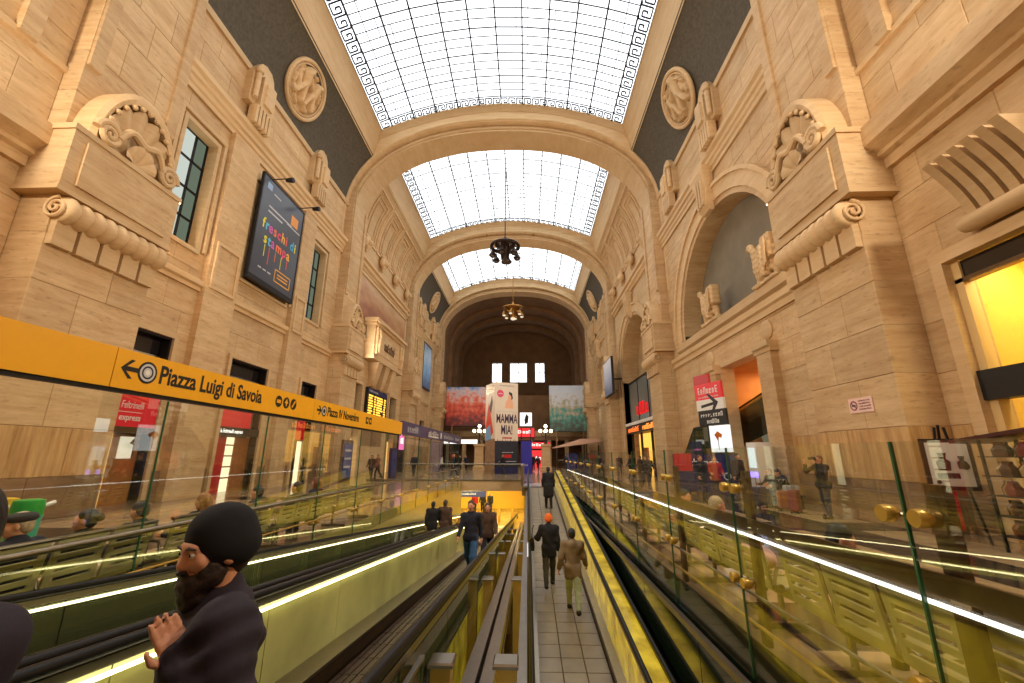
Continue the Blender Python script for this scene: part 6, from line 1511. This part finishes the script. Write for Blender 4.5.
    if hat is not None:
        kind, hm = hat
        if kind == 'beanie':
            sculpt_obj('beanie', [('e', W(0, -.02, .055), np.array((.093, .112, .098)), R, 0, 0, None), ('e', W(0, -.03, .012), np.array((.104, .11, .078)), R, 0, 0, None), ('e', W(0, -.06, .0), np.array((.09, .075, .07)), R, 0, 0, None), ('c', W(0, .14, -.06), np.array((.11, .112, .086)), R, 0, 0, .008)], [hm], t, max(.008, vx*.8), .03)
        elif kind == 'flat_cap':
            sculpt_obj('flat_cap', [('e', W(0, -.01, .075), np.array((.108, .13, .05)), R, 0, 0, None), ('e', W(0, -.04, .06), np.array((.1, .1, .05)), R, 0, 0, None), ('e', W(0, .105, .058), np.array((.07, .05, .014)), R, 0, 0, .01)], [hm], t, .012, .02)
    if lod == 0:
        for s in (-1, 1):
            c = W(s*.033, .083, .004); m = MB(); m.lathe([(0, -.0125), (.0088, -.0088), (.0125, 0), (.0088, .0088), (0, .0125)], tuple(c), 14); ey = m.build('eye', EYEW, t, smooth=True)
            c = W(s*.033, .0925, .004); m = MB(); m.lathe([(0, -.0055), (.004, -.004), (.0055, 0), (.004, .004), (0, .0055)], tuple(c), 12); m.build('iris', EYE, ey, smooth=True)
            m = MB(); m.tube([tuple(W(s*.014, .098, .021)), tuple(W(s*.032, .099, .027)), tuple(W(s*.052, .086, .022))], [.004, .0055, .003], 8); m.build('eyebrow', HM, t, smooth=True)
    if beard is not None:
        sculpt_obj('beard', [('e', W(0, .062, -.095), np.array((.056, .046, .054)), R, 0, 0, None), ('e', W(.052, .025, -.06), np.array((.024, .045, .05)), R, 0, 0, None), ('e', W(-.052, .025, -.06), np.array((.024, .045, .05)), R, 0, 0, None), ('e', W(0, .06, -.14), np.array((.045, .04, .04)), R, 0, 0, None), ('e', W(0, .098, -.05), np.array((.032, .012, .008)), R, 0, 0, .008), ('c', W(0, .115, -.071), np.array((.02, .02, .009)), R, 0, 0, .006)], [beard], t, .007, .02, noise=folds(.002, 70))
    if bottom is not None:
        q = leg_prims(J, .016)+[ell(J['pel'], (.168, .125, .12))]; sculpt_obj('trousers', q, [bottom], t, vc, .04, noise=folds(.004, 14))
        for k in 'LR': sculpt_obj('shoe', shoe(k), [shoes], t, vc*.8, .03)
    o = sculpt_obj('jacket' if coat != 'sweater' else 'sweater', jk, [top], t, vc, .045 if lod else .022, noise=(folds(.006 if coat != 'sweater' else .003, 12) if lod else (lambda X, Y, Z: .011*np.sin(Z*30+X*14+3*np.sin(Y*9+X*6))*np.cos(Y*8+Z*6)+.004*np.sin(Z*75+X*40+Y*22))))
    if scarf is not None: sculpt_obj('scarf', [seg(J['nb']+np.array((-.07, .03, 0)), J['nb']+np.array((.07, .03, 0)), .05, .05), ell(J['nb']+np.array((0, -.01, .01)), (.1, .09, .05))], [scarf], t, .012, .02)
    if extra: extra(t, J, sc)
    return t
NAVYC, BLACKC, DKGREY, BROWNC = cloth('navy', (26, 28, 44)), cloth('black', (20, 18, 22)), cloth('charcoal', (44, 42, 44)), cloth('brown', (74, 52, 38))
PURPC = cloth('aubergine', (36, 28, 40)); JEANS = cloth('jeans', (52, 92, 140)); DENIM_DK = cloth('dark_denim', (34, 38, 56)); OLIVE = cloth('olive', (58, 54, 40)); PALEG = cloth('pale_green', (176, 188, 160)); REDC = cloth('red', (160, 24, 30)); WHITEC = cloth('white', (214, 210, 198)); TAUPE = cloth('taupe', (124, 104, 78)); GREENC = cloth('green', (60, 150, 120)); PINKC = cloth('pink', (206, 160, 150))
SHOE_B = plain('black_shoe', (22, 20, 20), .4); SHOE_BR = plain('brown_shoe', (70, 46, 32), .5); ORANGE = cloth('orange_knit', (226, 104, 30)); BLK_KNIT = cloth('black_knit', (16, 14, 16), .95)
H_BLACK, H_BROWN, H_GREY, H_BLOND, H_RED = hairm('black', (24, 20, 18)), hairm('brown', (62, 42, 28)), hairm('grey', (176, 156, 130)), hairm('blond', (150, 104, 54)), hairm('auburn', (110, 56, 30))
WALK = lambda a=22: dict(legs=((a, 8), (-a, 22)), arms=((-14, 8, 18, 2), (18, 8, 22, 2)), spread=1)
WALK2 = lambda a=20: dict(legs=((-a, 24), (a, 8)), arms=((18, 8, 22, 2), (-14, 8, 18, 2)), spread=1)
SIT = lambda **k: dict(dict(legs=((84, 84), (84, 84)), arms=((28, 10, 62, 12), (28, 10, 62, 12)), spread=7, lean=-4), **k)
# --- the bearded man on the descending walkway
person('bearded man in a black beanie and dark coat raising one hand', (.87, 1.56, zL(1.56)), math.radians(132), dict(legs=((14, 6), (-10, 16)), arms=((-6, 20, 154, 46), (-6, 12, 30, 8)), head=(20, -4), spread=2), PURPC, DKGREY, SHOE_B, hair=H_BROWN, hat=('beanie', BLK_KNIT), lod=0, height=1.68, coat='parka', beard=hairm('beard', (40, 24, 18)), curl=22)
person('person in a dark coat cut off at the lower left corner', (.60, .98, zL(.98)), math.radians(165), dict(arms=((5, 10, 25, 4), (5, 10, 25, 4))), PURPC, DKGREY, SHOE_B, hair=H_BLACK, lod=1, height=1.74, coat='parka')
# --- walkers on the ramps
person('man in a navy sweater and blue jeans walking up toward the viewer', (.54, 10.95, zL(10.95)), PI-.06, WALK(20), NAVYC, JEANS, SHOE_BR, hair=H_BROWN, height=1.76, coat='sweater')
def trolley(t, J, sc):
    m = MB(); m.box(.2, .42, -.45, -.2, .04, .55); m.build('trolley_bag', plain('trolley', (60, 30, 30), .5), t); m = MB(); m.tube([(.27, -.3, .5), (.25, -.2, .85)], .012, 6); m.build('trolley_handle', STEEL, t)
person('long-haired woman in dark clothes just behind the man in jeans', (.80, 12.5, zL(12.5)), PI+.1, WALK2(14), BROWNC, DENIM_DK, SHOE_B, hair=H_BLACK, height=1.68, long_hair=True)
def handbag(t, J, sc):
    b = J['wrL']; m = MB(); R = lambda a, c, z: [(b[0]-.1-a, b[1]-c, b[2]+z), (b[0]-.1+a, b[1]-c, b[2]+z), (b[0]-.1+a, b[1]+c, b[2]+z), (b[0]-.1-a, b[1]+c, b[2]+z)]
    m.loft([R(.06, .17, -.30), R(.075, .18, -.2), R(.06, .15, -.05), R(.03, .13, 0)]); m.build('handbag', plain('black_leather', (20, 18, 18), .35), t, smooth=40)
    m = MB(); m.tube([(b[0]-.1, b[1]-.1, b[2]-.02), (b[0]-.08, b[1]-.06, b[2]+.2), (b[0]-.04, b[1], b[2]+.3), (b[0]-.08, b[1]+.06, b[2]+.2), (b[0]-.1, b[1]+.1, b[2]-.02)], .01, 6); m.build('handbag_strap', SHOE_B, t)
person('walker in an orange knit hat and black jacket with a handbag', (2.44, 11.75, zR(11.75)), 0.0, dict(legs=((-16, 18), (18, 6)), arms=((8, 22, 78, 10), (-8, 8, 20, 2)), spread=1), BLACKC, OLIVE, SHOE_B, hat=('beanie', ORANGE), hair=H_BROWN, height=1.70, coat='parka', extra=handbag)
person('walker in a taupe hooded parka and pale green trousers', (2.90, 10.45, zR(10.45)), -.08, dict(legs=((20, 6), (-20, 20)), arms=((-10, 14, 22, 2), (10, 14, 30, 2)), spread=1), TAUPE, PALEG, SHOE_B, hair=H_BLACK, height=1.72, coat='parka', hood=True)
person('man in a long black coat near the top of the rising walkway', (2.84, 19.95, zR(19.95)), .0, dict(legs=((6, 3), (-6, 4)), arms=((4, 10, 30, 6), (4, 10, 30, 6))), BLACKC, BLACKC, SHOE_B, hair=H_BLACK, height=1.74, coat='long')
person('left one of the two dark-jacketed people walking down in white trousers', (-1.70, 17.2, zL(17.2)), .05, WALK(14), BLACKC, WHITEC, SHOE_B, hair=H_BLACK, height=1.70, coat='parka', group='couple walking down the ramp')
person('right one of the two dark-jacketed people walking down in white trousers', (-1.25, 17.3, zL(17.3)), -.05, WALK2(14), BROWNC, WHITEC, SHOE_B, hair=H_BROWN, height=1.76, coat='parka', group='couple walking down the ramp')
far = []
for lab, x, y, z, rz, tp, bt in (('person in a red coat in the lower passage', -2.55, 38.0, -3.1, PI, REDC, DENIM_DK), ('middle black figure in the lower passage', -1.9, 38.3, -3.1, PI, BLACKC, BLACKC), ('black figure nearest the passage sign in the lower passage', -1.25, 38.2, -3.1, PI+.3, BLACKC, DENIM_DK)):
    person(lab, (x, y, z), rz, WALK(14), tp, bt, SHOE_B, hair=H_BLACK, lod=2)
# --- seated on the left benches (they face the left wall)
LS = dict(seat=.50)
person('seated old man in a dark flat cap at the left edge', (-2.98, 4.22, 0), PI/2, SIT(head=(42, -6)), NAVYC, DKGREY, SHOE_B, hair=H_GREY, hat=('flat_cap', DKGREY), lod=1, height=1.66, seat=.39)
def bun(t, J, sc):
    c = J['head']+J['hR']@np.array((0, -.13, .03)); sculpt_obj('hair_bun', [ell(c, (.05, .045, .05))], [H_BLACK], t, .012, .02)
person('seated woman with dark hair tied back beside the man in the cap', (-2.98, 4.86, 0), PI/2, SIT(head=(30, 2)), BLACKC, BLACKC, SHOE_B, hair=H_BLACK, height=1.6, seat=.37, extra=bun)
person('seated man in a navy jacket with short dark hair behind the glass edge', (-2.98, 5.55, 0), PI/2, SIT(head=(-6, -14)), NAVYC, DENIM_DK, SHOE_B, hair=H_BLACK, height=1.64, seat=.37)
person('seated woman with curly blond hair beside the bearded man', (-2.98, 6.62, 0), PI/2, SIT(head=(6, -10)), BLACKC, DKGREY, SHOE_B, hair=H_BLOND, long_hair=True, height=1.66, seat=.37)
person('seated hooded figure leaning forward on the left bench', (-3.05, 8.35, 0), PI/2, SIT(lean=14), OLIVE, DKGREY, SHOE_B, hair=H_BLACK, hood=True, height=1.68, seat=.37)
person('seated person with brown hair next to the hooded figure', (-2.98, 9.3, 0), PI/2, SIT(), DKGREY, DKGREY, SHOE_B, hair=H_BROWN, height=1.68, seat=.37)
person('seated woman with long auburn hair at the far left bench', (-2.98, 10.15, 0), PI/2, SIT(head=(-20, 0)), NAVYC, DKGREY, SHOE_B, hair=H_RED, long_hair=True, height=1.74, seat=.39)
# --- seated on the right benches
person('seated dark-haired person seen from behind near the glass posts', (4.58, 4.05, 0), -PI/2, SIT(head=(-25, -18)), BROWNC, DKGREY, SHOE_B, hair=H_BLACK, height=1.66, seat=.37)
person('seated grey-haired person with a green scarf on the right bench', (4.58, 6.45, 0), -PI/2, SIT(), BLACKC, DKGREY, SHOE_B, hair=H_GREY, height=1.68, seat=.37, scarf=GREENC)
person('seated man in a dark green coat in profile on the right bench', (4.58, 7.75, 0), -PI/2, SIT(head=(-50, -6)), OLIVE, DKGREY, SHOE_B, hair=H_BLACK, height=1.68, seat=.37)
lug = thing('folded_coat', 'pink padded coat lying on the bench beside the grey-haired person', 'coat', (4.55, 5.75, .46)); sculpt_obj('bundle', [ell((0, 0, .13), (.2, .3, .14)), ell((.05, -.25, .1), (.16, .2, .12)), ell((-.03, .2, .2), (.14, .16, .1))], [PINKC], lug, .02, .06, noise=folds(.008, 14))
# --- standing on the right floor
def camera_x(t, J, sc):
    c = J['head']+J['hR']@np.array((0, .17, .01)); m = MB(); m.box(c[0]-.07, c[0]+.07, c[1]-.03, c[1]+.03, c[2]-.045, c[2]+.045); m.lathe([(0, 0), (.04, 0), (.045, .1), (0, .1)], (c[0], c[1]+.03, c[2]), 14, 'Y'); m.build('camera', SHOE_B, t)
person('man photographing with a raised camera beside the right pier', (10.35, 13.05, 0), math.radians(100), dict(legs=((8, 2), (-8, 4)), arms=((62, 22, 95, 48), (62, 22, 95, 48)), head=(0, 8), spread=5), BLACKC, DENIM_DK, SHOE_BR, hair=H_RED, height=1.72, extra=camera_x)
person('seated traveller bending over near the violet ticket machine', (10.75, 16.35, 0), PI/2+.2, SIT(lean=10), DKGREY, DENIM_DK, SHOE_B, hair=H_RED, height=1.68, seat=.5)
person('seated traveller in a black hooded coat beside the luggage', (10.75, 15.5, 0), PI/2-.2, SIT(lean=20, head=(0, -20)), BLACKC, DKGREY, SHOE_B, hair=H_BLACK, height=1.74, seat=.5, hood=True)
person('standing man in a black coat in front of the white door', (10.35, 18.1, 0), PI+.3, dict(legs=((8, 2), (-8, 6)), arms=((-4, 12, 20, 2), (-4, 12, 20, 2)), lean=4), BLACKC, DKGREY, SHOE_BR, hair=H_BLACK, height=1.80, coat='parka')
person('person in a red jacket in front of the change booth', (9.0, 17.0, 0), PI-.2, dict(arms=((10, 12, 70, 20), (10, 12, 70, 20))), REDC, DENIM_DK, SHOE_B, hair=H_BROWN, height=1.68)
person('person in a dark vest with a red bag at the edge of the booth', (8.45, 17.0, 0), PI+.2, dict(arms=((6, 10, 40, 10), (6, 10, 40, 10))), NAVYC, DENIM_DK, SHOE_B, hair=H_RED, height=1.72, scarf=REDC)
# --- far crowd, one skin each
FC = [('person in a dark jacket by the orange shop, nearest the right pier', 9.4, 27.5, PI, BLACKC), ('person in brown by the orange shop entrance', 9.9, 31.5, 2.0, BROWNC), ('person in charcoal in front of the orange shop', 10.0, 35.0, 1.2, DKGREY), ('person in a navy coat beyond the orange shop', 10.2, 40.0, PI, NAVYC),
      ('tall person in black under the pink awning', 9.6, 47.0, 2.6, BLACKC), ('person in grey at the terrace railing', 7.6, 50.0, 0, DKGREY), ('person in blue at the terrace railing', 6.5, 52.5, 0, NAVYC), ('person in black facing the red vending panel', 2.55, 47.5, 0, BLACKC), ('companion in charcoal by the red vending panel', 3.1, 48.4, .4, DKGREY),
      ('person in brown walking past the left blue totem', -8.6, 29.5, PI, BROWNC), ('person in a red-brown coat beyond the yellow sign', -8.9, 31.6, 2.4, cloth('rust', (120, 60, 40))), ('person in dark grey near the pink screen', -7.4, 36.0, PI, DKGREY), ('left person of the dark pair at the far left lamp', -5.6, 49.0, PI, BLACKC), ('right person of the dark pair at the far left lamp', -4.95, 49.3, PI, NAVYC),
      ('person in black at the foot of the poster tower', -.3, 40.2, 1.0, BLACKC), ('person in navy crossing behind the guard rail', -4.2, 36.5, 1.57, NAVYC), ('person in white crossing near the left screens', -6.2, 41.5, -1.2, WHITEC), ('person in black walking beside the escalator glass', 8.2, 23.8, PI, BLACKC)]
for i, (lab, x, y, rz, tp) in enumerate(FC): person(lab, (x, y, 0), rz, WALK(16) if i % 2 else WALK2(12), tp, [DENIM_DK, BLACKC, DKGREY][i % 3], SHOE_B, hair=[H_BLACK, H_BROWN, H_BLOND, H_GREY][i % 4], lod=2, height=1.66+.04*(i % 4))
convert_fonts()
bpy.context.view_layer.update()
